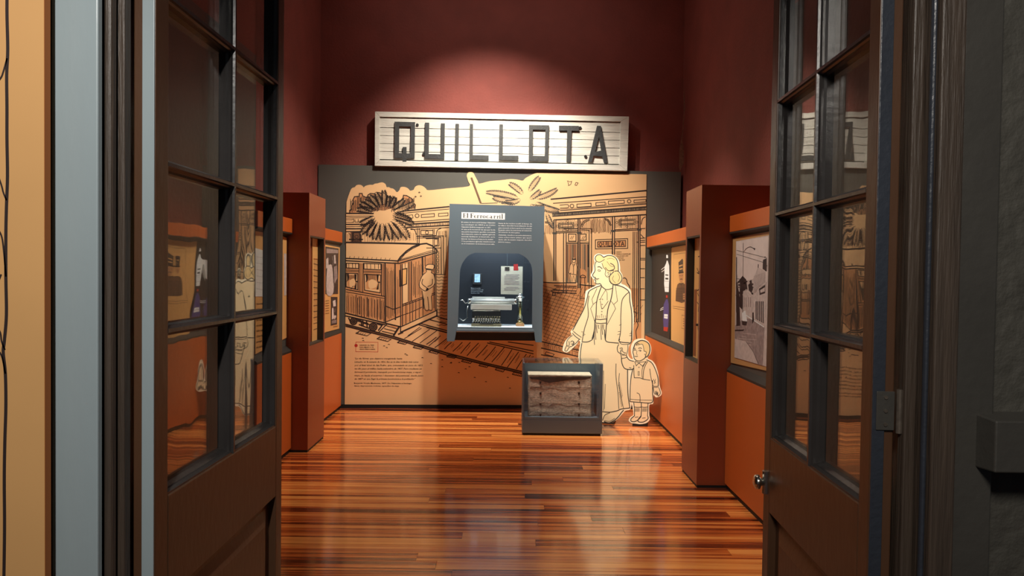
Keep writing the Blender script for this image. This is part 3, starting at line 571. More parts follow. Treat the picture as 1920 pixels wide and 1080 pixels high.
# captions
P9 = T(655, 635, 9); d = .0082+.0008
lab = Art(BP, .0082, UB)
lab.line(P9((110, 58), (485, 62), (483, 224), (108, 220)), .8, M['redp'], 2, closed=True); lab.circle(*P9((113, 116))[0], 3.0, 0, K, 3, fill=M['redp'])
lab.build('caption_frame', board)
quote = ('“La vía férrea que dejamos inaugurada hasta', 'Limache en la semana de 1856, fue en la idea todavía más veloz', 'por el fatal túnel de San Pedro, que, comenzado en junio de 1853,', 'no dio paso al tráfico hasta setiembre de 1857. Pero mediante un', 'ferrocarril provisorio, manejado por locomotoras viejas, o vapor', 'viejo, se hacía el acarreo i descenso del personal, desde junio', 'de 1857 en que llegó la primera locomotora a la población”')
ends = (890, 1168, 1240, 1222, 1212, 1250, 1115)
for i, s in enumerate(quote):
    (x0, y0), (x1, y1) = P9((88, 346+i*57.5), (ends[i], 348+i*57.5)); text_mb(tm, BP, d, s, x0, y0, x1, y1, 3.0, .012, .3)
tm.build('quote_text', K, board, kind='stuff'); tm = MB(); tm.flat = True
for i, (s, e) in enumerate((('Benjamín Vicuña Mackenna, 1877. De Valparaíso a Santiago:', 1055), ('datos, impresiones, noticias, episodios de viaje.', 845))):
    (x0, y0), (x1, y1) = P9((80, 762+i*45), (e, 765+i*45)); text_mb(tm, BP, d, s, x0, y0, x1, y1, 2.6, .012)
tm.build('credit_text', K, board, kind='stuff'); tm = MB(); tm.flat = True
for i, (s, e) in enumerate((('LLEGANDO EL TREN', 415), ('PARA MIRAR A UN', 408), ('GRAN FERROCARRIL', 440))):
    (x0, y0), (x1, y1) = P9((172, 120+i*34), (e, 121+i*34)); text_mb(tm, BP, d, s, x0, y0, x1, y1, 2.3, .012)
tm.build('caption_text', K, board, kind='stuff')
# ------------------------------------------------------------------ station name sign
SO = .022      # face of the sign boards, out from the slate wall plane
sg = thing('station_sign', 'long white weathered wooden sign with grey raised letters above the mural', 'sign', BP.to3(0, 2.56, 0))
S1 = T(695, 200, 7.68); S2 = T(940, 200, 7.68)
tl, trr, br, bl = (703, 209), (1179.5, 218.5), (1176, 320.5), (702.5, 311)
def sg_pt(a, b): # a along 0..1, b down 0..1
    x = (tl[0]*(1-a)+trr[0]*a)*(1-b)+(bl[0]*(1-a)+br[0]*a)*b; yy = (tl[1]*(1-a)+trr[1]*a)*(1-b)+(bl[1]*(1-a)+br[1]*a)*b
    return (x, yy)
fa, fb = .018, .095
inner = [(.018, .095), (.966, .115), (.966, .9), (.018, .9)]
edges = [.115, .30, .445, .59, .735, .885]
for i in range(5):
    b0, b1 = edges[i], edges[i+1]-.011
    cuts = [(.016, .37), (.371, .968)] if i == 0 else [(.016, .968)]
    for a0, a1 in cuts:
        mb = MB(); n = 12
        top = [sg_pt(a0+(a1-a0)*k/n, b0+rnd.uniform(-.002, .002)) for k in range(n+1)]; bot = [sg_pt(a0+(a1-a0)*k/n, b1+rnd.uniform(-.002, .002)) for k in range(n+1)]
        dd = SO+rnd.uniform(-.003, .002)
        mb.prism(BP.poly(top+bot[::-1], SO), BP.to3, SO-.02, dd).build('board', M['signw'], sg, bevel=.002)
MB().prism(BP.poly([sg_pt(*p) for p in ((.01, .05), (.99, .05), (.99, .95), (.01, .95))], SO), BP.to3, SO-.03, SO-.02).build('back_board', M['dark'], sg)
for pts in (((0, 0), (1, 0), (.968, .095), (.019, .095)), ((0, 1), (.019, .893), (.968, .893), (1, 1)), ((0, 0), (.0185, .095), (.0185, .893), (0, 1)), ((1, 0), (1, 1), (.9685, .893), (.9685, .095))):
    MB().prism(BP.poly([sg_pt(*p) for p in pts], SO+.018), BP.to3, -.06, SO+.018).build('frame_rail', M['signw'], sg, bevel=.003)
def letter(outer, hole=None):
    o = MB().prism(BP.poly(outer, SO+.02), BP.to3, SO, SO+.02, [BP.poly(hole, SO+.02)] if hole else ()).build('letter', M['signl'], sg, bevel=.0015)
letter(S1((345, 215), (638, 222), (630, 745), (515, 742), (515, 792), (458, 792), (458, 740), (340, 738)), S1((410, 282), (578, 285), (570, 672), (515, 672), (515, 580), (460, 580), (460, 670), (405, 668)))
letter(S1((782, 228), (842, 230), (834, 680), (1008, 686), (1012, 238), (1068, 240), (1060, 755), (776, 745)))
letter(S1((1222, 245), (1272, 247), (1262, 768), (1212, 766)))
letter(S1((1428, 246), (1474, 248), (1472, 696), (1700, 702), (1698, 770), (1422, 762)))
letter(S1((1854, 252), (1905, 254), (1900, 702))+S2((245, 706), (243, 775), (-37, 766)))
letter(S2((400, 262), (688, 268), (672, 788), (395, 782)), S2((455, 330), (636, 334), (626, 710), (450, 706)))
letter(S2((833, 272), (1118, 276), (1118, 350), (1012, 346), (994, 800), (940, 798), (950, 345), (833, 345)))
letter(S2((1380, 274), (1434, 276), (1533, 812), (1482, 812), (1455, 718), (1330, 705), (1305, 802), (1250, 800)), S2((1408, 430), (1440, 630), (1352, 650)))
for p in (S1((672, 265))[0], S1((764, 686))[0], S2((1133, 307))[0], S2((1212, 718))[0]):
    u, v = BP.px(*p, SO); MB().lathe((0, 0, 0), [(.0, 0), (.012, 0), (.013, .008), (.006, .012)], 10); mb = MB()
    mb.prism([(u+.016*math.cos(k*.628), v+.016*math.sin(k*.628)) for k in range(10)], BP.to3, SO, SO+.010).build('bolt', M['black'], sg)
# ------------------------------------------------------------------ showcase on the mural wall
CO = .45; UC = (7.395-CO)/F
pc = lambda *pts: BP.poly(pts, CO)
cc = thing('hanging_showcase', 'slate blue wall showcase with white heading and arched glass window', 'display case', BP.to3(*BP.px(929, 641, CO), .2))
outer = pc((843, 382), (1021, 387), (1016, 642), (1004, 641.5), (1001, 621), (856, 620), (852, 640), (838, 640))
arch = smoothp([(862.2, 512), (863.5, 503), (868, 491.7), (878, 479.5), (890, 474)], 4)+smoothp([(973, 475.5), (986.7, 483.5), (996, 496.7), (998.6, 513)], 4)
hole = pc(*([(858.3, 613)]+arch+[(997.8, 615)]))
MB().prism(outer, BP.to3, CO-.02, CO, [hole]).build('front_panel', M['slate2'], cc)
(ul0, zt), (ur0, _), (_, zb), (_, _) = pc((843, 382), (1021, 387), (1016, 642), (838, 640))
ulo, uro = BP.px(841, 500, CO)[0], BP.px(1018, 500, CO)[0]
zt = BP.px(930, 384.5, CO)[1]; zb = BP.px(930, 640, CO)[1]; zs = BP.px(930, 616, CO)[1]
def bpbox(u0, u1, z0, z1, d0, d1): return MB().prism([(u0, z0), (u1, z0), (u1, z1), (u0, z1)], BP.to3, d0, d1)
bpbox(ulo+.012, ulo+.03, zb+.01, zt-.012, .009, CO-.02).build('side_panel', M['slate2'], cc)
bpbox(uro-.03, uro-.012, zb+.01, zt-.012, .009, CO-.02).build('side_panel', M['slate2'], cc)
bpbox(ulo+.03, uro-.03, zt-.03, zt-.012, .009, CO-.02).build('top_panel', M['slate2'], cc)
bpbox(ulo+.03, uro-.03, zs-.04, zs+.012, .02, CO-.021).build('shelf', M['white'], cc)
bpbox(ulo+.03, uro-.03, zs+.012, zt-.03, .009, .02).build('back_lining', M['navy'], cc)
bpbox(ulo+.03, uro-.03, zb+.004, zs-.04, CO-.06, CO-.05).build('under_panel', M['dark'], cc)
a0 = BP.px(858, 614, CO)[0]; a1 = BP.px(998, 614, CO)[0]
MB().prism(BP.poly([(856, 617), (1001, 618.5), (1002, 623), (855, 621.5)], CO+.012), BP.to3, CO, CO+.012).build('lower_lip', M['slate2'], cc, bevel=.003)
MB().prism(hole, BP.to3, CO-.014, CO-.010).build('glass_pane', M['glassc'], cc)
ap = Art(BP, CO+.001, UC)
hb = T(850, 390, 12)
ap.fill(hb((185, 93), (1163, 118), (1160, 263), (183, 243)), M['white'], 0)
ap.build('heading_strip', cc)
# heading lettering with thick stems and hairlines
hd = Art(BP, CO+.001, UC); LG = M['signl']
def HL(x, y): 
    return (850+x/12, 390+(y+(x-185)*.026)/12)
def stem(x, y0, y1, w=22): hd.line([HL(x, y0), HL(x, y1)], w/12, LG, 3)
def hair(*p): hd.line([HL(*q) for q in p], .55, LG, 3)
def ser(x, y, w=30): hair((x-w/2, y), (x+w/2, y))
def lo(x, w=46, gap=False, bar=False):   # round lower case forms
    cx_, cy_ = x+w/2, 186
    L1 = [HL(cx_+w/2*math.cos(t*math.pi/8), cy_+27*math.sin(t*math.pi/8)) for t in range(16)]
    if gap: L1 = L1[1:15]; hd.line(L1, .6, LG, 3)
    else: hd.line(L1, .6, LG, 3, closed=True)
    hd.line([HL(x+4, 170), HL(x+1, 186), HL(x+4, 202)], 1.6, LG, 3)
    if not gap: hd.line([HL(x+w-4, 170), HL(x+w-1, 186), HL(x+w-4, 202)], 1.4, LG, 3)
    if bar: hair((x, 184), (x+w, 184))
stem(236, 122, 212); ser(236, 122, 34); ser(236, 212, 34); hair((236, 122), (284, 122), (286, 140)); hair((236, 166), (268, 166)); hair((268, 156), (268, 176)); hair((236, 212), (284, 212), (288, 192))
stem(320, 118, 212); ser(316, 118, 24); ser(320, 212, 34)
stem(402, 122, 212, 24); ser(402, 122, 40); ser(402, 212, 40); hair((402, 122), (455, 122), (458, 142)); hair((402, 166), (435, 166)); hair((435, 156), (435, 176))
lo(472, 46, True, True)
def rr(x): stem(x, 160, 212, 18); ser(x, 212, 32); ser(x-6, 160, 16); hair((x+6, 176), (x+18, 160), (x+32, 162)); hd.circle(*HL(x+32, 168), .55, 0, LG, 3, fill=LG)
rr(548); rr(618); lo(668, 52); lo(748, 50, True)
hair((824, 168), (836, 160), (854, 164)); stem(860, 166, 212, 18); ser(868, 212, 22); hair((858, 182), (830, 190), (826, 204), (842, 212), (858, 204)); hd.line([HL(828, 192), HL(827, 206)], 1.3, LG, 3)
rr(924); rr(994); stem(1048, 160, 212, 18); ser(1048, 212, 30); hd.circle(*HL(1048, 140), .8, 0, LG, 3, fill=LG)
stem(1100, 116, 212, 20); ser(1096, 116, 22); ser(1100, 212, 32)
hd.build('heading_lettering', cc)
tm = MB(); tm.flat = True
left = ('El camino de ferrocarril Santiago Valparaíso', 'se concluyó en 1863 y su tramo', 'Valparaíso-Quillota inaugurado en 1857.', 'A esta se la reconoció de que por la vía', 'una parte importante quedaba conectada', 'directamente entre la capital agrícola', 'nacional, facilitando el desarrollo, en lo', 'laboral, de bienes y fruta y a la ciudad.', 'Y los productos agrícolas transformaron', 'en el crecimiento de la historia y a su valle.')
lw = (945, 945, 845, 942, 942, 940, 938, 900, 935, 930)
for i, s in enumerate(left):
    (x0, y0), (x1, y1) = hb((182, 332+i*53.5), (lw[i], 345+i*53.5)); text_mb(tm, BP, CO+.0015, s, x0, y0, x1, y1, 2.1, .012)
tm.build('text_column', M['white'], cc, kind='stuff'); tm = MB(); tm.flat = True
right = ('Hasta de los vecinos acudió el tiempo de', 'las villas a describir la movilización de sus', 'gran mercado al ferrocarril en la estación', 'llevando sobre locomotoras el comercio', 'del comercio de otros países.', 'Además, muchos acontecimientos,', 'como el ferroviario urbano que operó', 'desde calle de nuestro trayecto, diez años', 'para los vecinos.')
rw = (1768, 1768, 1765, 1762, 1498, 1762, 1760, 1765, 1295); ry = (362, 412, 466, 514, 560, 624, 676, 728, 778)
for i, s in enumerate(right):
    (x0, y0), (x1, y1) = hb((1015, ry[i]-5), (rw[i], ry[i]+8)); text_mb(tm, BP, CO+.0015, s, x0, y0, x1, y1, 2.1, .012)
tm.build('text_column', M['white'], cc, kind='stuff')
area('showcase_lamp', BP.to3(ulo+.47, zt-.06, .30), BP.to3(ulo+.47, zs, .28), 26, .7, .10, (.80, .92, 1))
# --- things in the showcase
SH = zs+.012
def cp(px, py, o): return BP.P(px, py, o)      # point on plane offset o
TY = .22
tb = BP.to3(BP.px(912, 610, TY)[0], SH, TY)
ty = thing('typewriter', 'black antique typewriter with wide nickel carriage on the showcase shelf', 'typewriter', tb)
tu = BP.px(912, 610, TY)[0]
def tbox(u0, u1, z0, z1, d0, d1, name, m, bevel=.004, **k): return bpbox(tu+u0, tu+u1, SH+z0, SH+z1, TY+d0, TY+d1).build(name, m, ty, bevel=bevel, **k)
fr_ = MB()
side = [(.15, .0), (.15, .045), (.07, .075), (.04, .16), (-.13, .17), (-.15, .0)]   # (depth out, z)
for u0_, u1_ in ((-.15, .145),):
    fr_.add([BP.to3(tu+u0_, SH+z, TY+dd) for dd, z in side]+[BP.to3(tu+u1_, SH+z, TY+dd) for dd, z in side], [tuple(range(6)), tuple(range(11, 5, -1))]+[(i, (i+1) % 6, 6+(i+1) % 6, 6+i) for i in range(6)])
fr_.build('body', M['tblack'], ty, bevel=.006)
kb = tbox(-.155, .15, 0, .03, .145, .17, 'front_rail', M['tgrey'])
for r in range(4):
    mbk = MB()
    for k in range(11):
        uu = tu-.125+k*.0245+r*.004; dd = TY+.145-r*.024; zz = SH+.056+r*.014
        c = BP.to3(uu, zz, dd); mbk.lathe((c.x, c.y, c.z-.004), [(.0085, 0), (.0095, .003), (.0085, .006)], 10)
        mbk.box(c.x-.0015, c.x+.0015, c.y-.0015, c.y+.0015, c.z-.03, c.z-.004)
    mbk.build('key_row', M['tgrey'], ty)
spb = tbox(-.07, .07, .03, .042, .160, .175, 'space_bar', M['tblack'])
cz_ = .25
car = MB(); car.tube([BP.to3(tu-.165, SH+cz_, TY-.02), BP.to3(tu+.285, SH+cz_, TY-.02)], .030, 16); car.build('platen', M['satin'], ty, smooth=True)
tbox(-.165, .26, cz_-.085, cz_-.03, -.04, .045, 'carriage', M['satin'], .008); tbox(-.15, .19, cz_-.02, cz_+.045, -.07, -.055, 'paper_table', M['satin'], .003); tbox(-.12, .15, .165, cz_-.07, -.06, .0, 'carriage_support', M['tblack'])
tbox(-.13, .22, cz_+.018, cz_+.030, -.01, .0, 'paper_bail', M['satin'], .002)
MB().tube([BP.to3(tu+.285, SH+cz_, TY-.02), BP.to3(tu+.315, SH+cz_, TY-.02)], .031, 12).build('platen_knob', M['chrome'], ty, smooth=True)
MB().tube([BP.to3(tu-.195, SH+cz_, TY-.02), BP.to3(tu-.165, SH+cz_, TY-.02)], .031, 12).build('platen_knob', M['chrome'], ty, smooth=True)
lv = [BP.to3(tu-.18, SH+cz_-.01, TY+.01), BP.to3(tu-.22, SH+cz_-.02, TY+.03), BP.to3(tu-.245, SH+cz_+.015, TY+.05), BP.to3(tu-.27, SH+cz_+.01, TY+.06)]
MB().tube(lv, .005, 8).build('return_lever', M['chrome'], ty, smooth=True)
MB().tube([BP.to3(tu-.19, SH+cz_-.04, TY), BP.to3(tu-.205, SH+.15, TY+.02), BP.to3(tu-.195, SH+.08, TY+.02), BP.to3(tu-.24, SH+.05, TY+.03), BP.to3(tu-.28, SH+.075, TY+.02)], .005, 8).build('spring_arm', M['chrome'], ty, smooth=True)
# glass tube on a wood block
GO = .26
gu, _ = BP.px(975, 610, GO); gb = BP.to3(gu, SH, GO)
gt = thing('insulator_tube', 'upright glass tube with nickel cap on a small wooden block', 'instrument', gb)
bpbox(gu-.042, gu+.042, SH, SH+.028, GO-.035, GO+.035).build('wood_block', M['wood'], gt, bevel=.003)
MB().lathe((gb.x, gb.y, SH+.028), [(.03, 0), (.034, .004), (.034, .02), (.026, .03)], 20).build('lower_collar', M['brass'], gt, smooth=True)
MB().lathe((gb.x, gb.y, SH+.055), [(.025, 0), (.025, .20)], 20).build('glass_tube', M['tube'], gt, smooth=True)
MB().lathe((gb.x, gb.y, SH+.058), [(.012, 0), (.012, .12), (.016, .125), (.018, .19)], 16).build('inner_rod', M['brass'], gt, smooth=True)
MB().lathe((gb.x, gb.y, SH+.255), [(.026, 0), (.028, .03), (.045, .036), (.045, .048), (.022, .054), (.024, .075), (.02, .08)], 20).build('cap', M['chrome'], gt, smooth=True)
# hanging document, small frame, caption
LO = .16; ulet = UC*1.03
lt = MB().prism(BP.poly([(939.5, 499), (980, 499.8), (979.5, 552.5), (939, 551.5)], LO), BP.to3, LO-.002, LO).build('document', M['paper'])
tag(lt, 'yellowed typed letter hanging behind glass above the tube', 'letter')
la = Art(BP, LO+.0006, ulet)
for k in range(12):
    yy = 515+k*2.6
    if k in (8,): continue
    la.line([(945.5+(3 if k in (0, 9) else 0), yy), (974-(8 if k in (4, 11) else rnd.uniform(0, 3)), yy+.3)], .9, M['ph2'], 1)
la.fill([(946, 501), (955, 501), (955, 508), (946, 508)], M['ph2'], 1); la.fill([(963, 495.5), (971, 495), (972, 507), (963, 507)], M['redp'], 1)
la.build('typed_lines', lt)
MB().tube([BP.P(951, 503, LO+.001), BP.P(951, 476, LO+.001), BP.P(951, 474, LO+.001)], .0022, 6).build('hanging_wire', M['chrome'], lt)
bpbox(BP.px(947, 503, LO)[0], BP.px(955, 503, LO)[0], BP.px(950, 506, LO)[1], BP.px(950, 500.5, LO)[1], LO+.001, LO+.004).build('clip', M['chrome'], lt)
FO = .07
fu0, fz0 = BP.px(886.5, 533, FO); fu1, fz1 = BP.px(903.5, 513, FO)
pf = thing('picture_frame', 'tiny dark framed picture with pale blue image inside the showcase', 'picture', BP.to3((fu0+fu1)/2, fz0, .02))
MB().prism([(fu0, fz0), (fu1, fz0), (fu1, fz1), (fu0, fz1)], BP.to3, .02, FO, ).build('frame', M['dark'], pf, bevel=.003)
MB().prism([(fu0+.018, fz0+.022), (fu1-.018, fz0+.022), (fu1-.018, fz1-.006), (fu0+.018, fz1-.006)], BP.to3, FO, FO+.003).build('picture', mat('pale_blue_print', (170, 205, 225), .5, var=.3, vscale=50), pf)
tmb = MB(); tmb.flat = True
cl = bpbox(BP.px(880, 549, .03)[0], BP.px(909, 549, .03)[0], BP.px(890, 552, .03)[1], BP.px(890, 536, .03)[1], .0205, .025).build('caption_card', M['navy'])
tag(cl, 'small dark caption card with white lines below the tiny framed picture', 'card')
for i, s in enumerate(('Máquina de escribir', 'usada en la estación del', 'ferrocarril de la ciudad', 'década de 1920')):
    text_mb(tmb, BP, .0265, s, 883, 541+i*3.1, (901, 906, 905, 899)[i], 541.2+i*3.1, 1.7, .01)
tmb.build('card_lettering', M['white'], cl)
spot('blue_glow_fill_spot', BP.to3(BP.px(893, 500, .3)[0], SH+.62, .33), BP.to3(BP.px(893, 540, .02)[0], BP.px(893, 543, .02)[1], .02), 1.6, 30, .6, (.6, .8, 1), .01)  # added spot for the bluish glow behind the tiny frame
# ------------------------------------------------------------------ floor case with the old trunk
FX0 = at(979, 800, 6.18).x; FX1 = at(1129, 800, 6.18).x; FY0, FY1 = 6.18, 6.57; HT = .656; PB = .143
fc = thing('floor_showcase', 'low slate blue glass topped case standing on the wood floor', 'display case', ((FX0+FX1)/2, (FY0+FY1)/2, 0))
MB().box(FX0+.012, FX1-.012, FY0+.012, FY1-.012, 0, .02).build('plinth', M['black'], fc)
MB().box(FX0, FX1, FY0, FY1, .02, PB).build('base', M['slate2'], fc, bevel=.004)
MB().box(FX0, FX1, FY1-.016, FY1, PB, .60).build('back_panel', M['slate2'], fc)
MB().box(FX1-.03, FX1, FY0, FY1-.016, PB, HT-.008).build('side_panel', M['slate2'], fc, bevel=.002)
MB().box(FX0, FX0+.016, FY0, FY1-.016, PB, HT-.008).build('side_panel', M['slate2'], fc, bevel=.002)
MB().box(FX0+.016, FX1-.03, FY0+.004, FY0+.009, PB, HT-.008).build('front_glass', M['glassc'], fc)
MB().box(FX0, FX1, FY0, FY1, HT-.007, HT).build('top_glass', M['glassc'], fc)
mb = MB()
mb.box(FX0+.016, FX1-.03, FY1-.014, FY1, HT-.034, HT-.0075); mb.build('rear_top_rail', M['slate2'], fc, bevel=.002)
MB().box(FX0+.016, FX1-.03, FY1-.011, FY1-.006, .60, HT-.034).build('rear_glass', M['glassc'], fc)
MB().box(FX0+.016, FX1-.03, FY0, FY0+.004, PB, PB+.022).build('front_lip', M['slate2'], fc)
# trunk
tx0 = at(990.5, 745, 6.33).x; tx1 = at(1109, 745, 6.33).x; tz0 = PB; tz1 = at(1050, 705, 6.33).z; ty0, ty1 = 6.33, 6.53
tk = thing('old_trunk', 'worn grey brown canvas trunk with studs inside the low floor case', 'trunk', ((tx0+tx1)/2, 6.43, PB))
me_ = bmesh.new(); bmesh.ops.create_grid(me_, x_segments=26, y_segments=18, size=.5)
vs = []
nx, nz = 30, 20
mb = MB()
def tkp(i, j, yy, amp=1):
    x = tx0+(tx1-tx0)*i/nx; z = tz0+(tz1-tz0)*j/nz
    wv = .0012*math.sin(i*.7+j*.2)+.001*math.sin(j*1.1+i*.35)
    ex = .002*math.sin(j*.9)*(1 if i in (0, nx) else 0); ez = (.002*math.sin(i*.8)+.0015*math.sin(i*2.1))*(1 if j in (0, nz) else 0)
    return (x+ex, yy+wv*amp, max(tz0, z+ez))
fv = [tkp(i, j, ty0) for j in range(nz+1) for i in range(nx+1)]; bv = [tkp(i, j, ty1, 0) for j in range(nz+1) for i in range(nx+1)]
W_ = nx+1; fs = [(j*W_+i, j*W_+i+1, (j+1)*W_+i+1, (j+1)*W_+i) for j in range(nz) for i in range(nx)]
N_ = len(fv); fs2 = [tuple(N_+k for k in reversed(f)) for f in fs]
rim = [j_ for j_ in range(nx)]
for i in range(nx): fs2 += [(i, i+1, N_+i+1, N_+i), (nz*W_+i, N_+nz*W_+i, N_+nz*W_+i+1, nz*W_+i+1)]
for j in range(nz): fs2 += [(j*W_, N_+j*W_, N_+(j+1)*W_, (j+1)*W_), (j*W_+nx, (j+1)*W_+nx, N_+(j+1)*W_+nx, N_+j*W_+nx)]
mb.add(fv+bv, fs+fs2); mb.build('trunk_body', M['trunk'], tk, smooth=True)
TP = Plane((0, ty0-.003, 0), (1, 0, 0), (0, -1, 0)); G7 = T(960, 650, 5.683)
MB().prism(TP.poly(G7((185, 322), (520, 322), (840, 322), (836, 335), (760, 348), (650, 352), (560, 362), (460, 378), (400, 386), (340, 374), (280, 352), (205, 345))), TP.to3, -.002, .001).build('torn_cover', M['trunkd'], tk, label='dark torn edge')
mbx = MB().box(tx0-.004, tx1+.002, ty0-.003, ty1, tz1-.004, tz1+.012); mbx.build('top_edge', M['trunkc'], tk, bevel=.005, label='cream worn top edge')
for a in (303, 713):
    for b in (380, 497, 612, 728):
        x, z = TP.px(*G7((a, b))[0]); MB().prism([(x-.010, z+.008), (x+.010, z+.008), (x+.003, z-.014), (x-.004, z-.012)], TP.to3, -.004, .003).build('stud', M['black'], tk)
# seams of the boards under the canvas
for b in (430, 605, 700):
    x0, z = TP.px(*G7((190, b))[0]); x1, _ = TP.px(*G7((835, b))[0])
    MB().prism([(x0, z), (x1, z), (x1, z+.0015), (x0, z+.0015)], TP.to3, -.002, .0005).build('seam', M['trunkd'], tk)
# ------------------------------------------------------------------ standing cutout of woman and child
CA = math.radians(-14); CP = Plane((1.10, 6.66, 0), (math.cos(CA), math.sin(CA), 0), (math.sin(CA), -math.cos(CA), 0)); UP = 6.75/F
G = T(1050, 470, 6.353); H = T(1050, 620, 6)
out_pts = G((125, 965), (170, 900), (240, 790), (280, 690), (295, 600), (305, 490), (350, 455), (430, 412), (425, 390), (408, 370), (405, 345), (375, 312), (368, 285), (395, 230), (398, 180), (413, 140), (403, 95), (415, 55), (460, 33), (505, 45), (530, 48), (600, 42), (660, 72), (700, 118), (716, 200), (716, 240), (742, 290), (747, 340), (728, 390), (765, 408), (822, 448), (845, 480), (850, 560), (870, 700), (880, 800), (872, 950), (868, 1040)) + \
    H((812, 110), (800, 140), (778, 172), (768, 230), (772, 285), (795, 315), (820, 318), (806, 280), (798, 230), (800, 170), (830, 115), (880, 92), (950, 95), (1000, 130), (1026, 190), (1018, 260), (985, 310), (1040, 342), (1080, 400), (1108, 500), (1118, 600), (1132, 655), (1146, 700), (1128, 736), (1078, 750), (1054, 722), (1052, 800), (1042, 826), (1008, 832), (1002, 880), (1006, 960), (1010, 1000), (970, 1040), (900, 1052), (850, 1045), (800, 1037), (772, 1010), (790, 975), (825, 950), (818, 880), (806, 815), (798, 868), (780, 892), (735, 902), (690, 950), (640, 1000), (560, 1040), (500, 1030), (400, 1030), (300, 1000), (215, 930), (205, 700), (205, 380), (208, 250), (228, 140), (212, 112), (190, 150), (130, 208), (80, 245), (32, 230), (30, 195), (52, 130), (90, 80), (128, 52), (122, 20))
co_base = CP.P(1150, 790); 
ct = thing('figure_cutout', 'cream standing cutout drawing of a woman in jacket holding a small boy by the hand', 'cutout', (co_base.x, co_base.y, 0))
MB().prism(CP.poly(smoothp(out_pts, 3, True)), CP.to3, -.010, 0).build('cutout_board', M['cream'], ct)
zlow = min(p[1] for p in CP.poly(out_pts))
for px0, px1, px in ((1098, 1152, 1112), (1186, 1214, 1202)):
    ua, ub, uc = CP.px(px0, 780)[0], CP.px(px1, 780)[0], CP.px(px, 780)[0]
    MB().prism([(ua, 0), (ub, 0), (ub, .014), (ua, .014)], CP.to3, -.16, .0).build('foot_plate', M['black'], ct)
    MB().prism([(-.010, .014), (-.15, .014), (-.010, .5)], lambda u, v, d: CP.to3(uc+d, v, u), -.006, .006).build('rear_strut', M['black'], ct)
wa = Art(CP, .0003, UP, .95); I2 = M['ink2']
# ochre figure areas inside the cream border
wfill = G((150, 950), (230, 800), (290, 680), (325, 560), (340, 490), (420, 440), (480, 415), (480, 395), (425, 385), (420, 320), (392, 290), (415, 240), (418, 165), (425, 100), (440, 58), (480, 50), (520, 80), (570, 60), (630, 65), (672, 100), (690, 160), (695, 240), (730, 290), (735, 340), (700, 395), (740, 430), (820, 490), (832, 600), (855, 760), (855, 1030))+H((800, 100), (785, 148), (765, 165), (760, 280), (760, 440), (770, 700), (785, 868), (690, 880), (640, 985), (560, 1032), (500, 1020), (300, 980), (228, 900), (226, 380), (232, 250), (246, 140), (225, 100), (180, 140), (125, 195), (78, 228), (45, 215), (70, 130), (110, 75), (140, 50))
wa.fill(smoothp(wfill, 3, True), M['skin'], 0)
cfill = H((695, 300), (740, 310), (835, 345), (850, 320), (825, 260), (822, 200), (850, 140), (900, 113), (950, 115), (1000, 150), (1010, 220), (990, 280), (975, 330), (1030, 360), (1070, 430), (1100, 530), (1108, 630), (1130, 700), (1100, 738), (1060, 700), (1042, 620), (1036, 805), (990, 812), (990, 960), (995, 990), (950, 1026), (860, 1028), (800, 1020), (800, 990), (835, 960), (830, 810), (787, 797), (790, 600), (825, 440), (800, 436), (730, 430), (695, 360))
wa.fill(smoothp(cfill, 3, True), M['skin'], 1)
wa.fill(G((430, 122), (418, 90), (440, 55), (480, 48), (520, 80), (570, 58), (630, 65), (672, 100), (692, 160), (695, 240), (645, 250), (592, 270), (560, 250), (535, 225), (518, 200), (500, 150), (530, 104), (492, 130), (460, 136)), M['hair'], 1.5, sm=True)
wa.fill(G((650, 245), (692, 245), (730, 292), (737, 345), (700, 395), (640, 402), (600, 372), (588, 310)), M['hair'], 1.6, sm=True)
wa.fill(H((850, 160), (870, 135), (900, 115), (950, 117), (1000, 152), (1010, 220), (990, 278), (962, 300), (972, 245), (948, 228), (938, 188), (922, 153), (885, 158)), M['hair'], 1.7, sm=True)
def wl(tf, pts, w=1.3, sm=True): wa.line(tf(*pts), w, I2, 3, sm=sm)
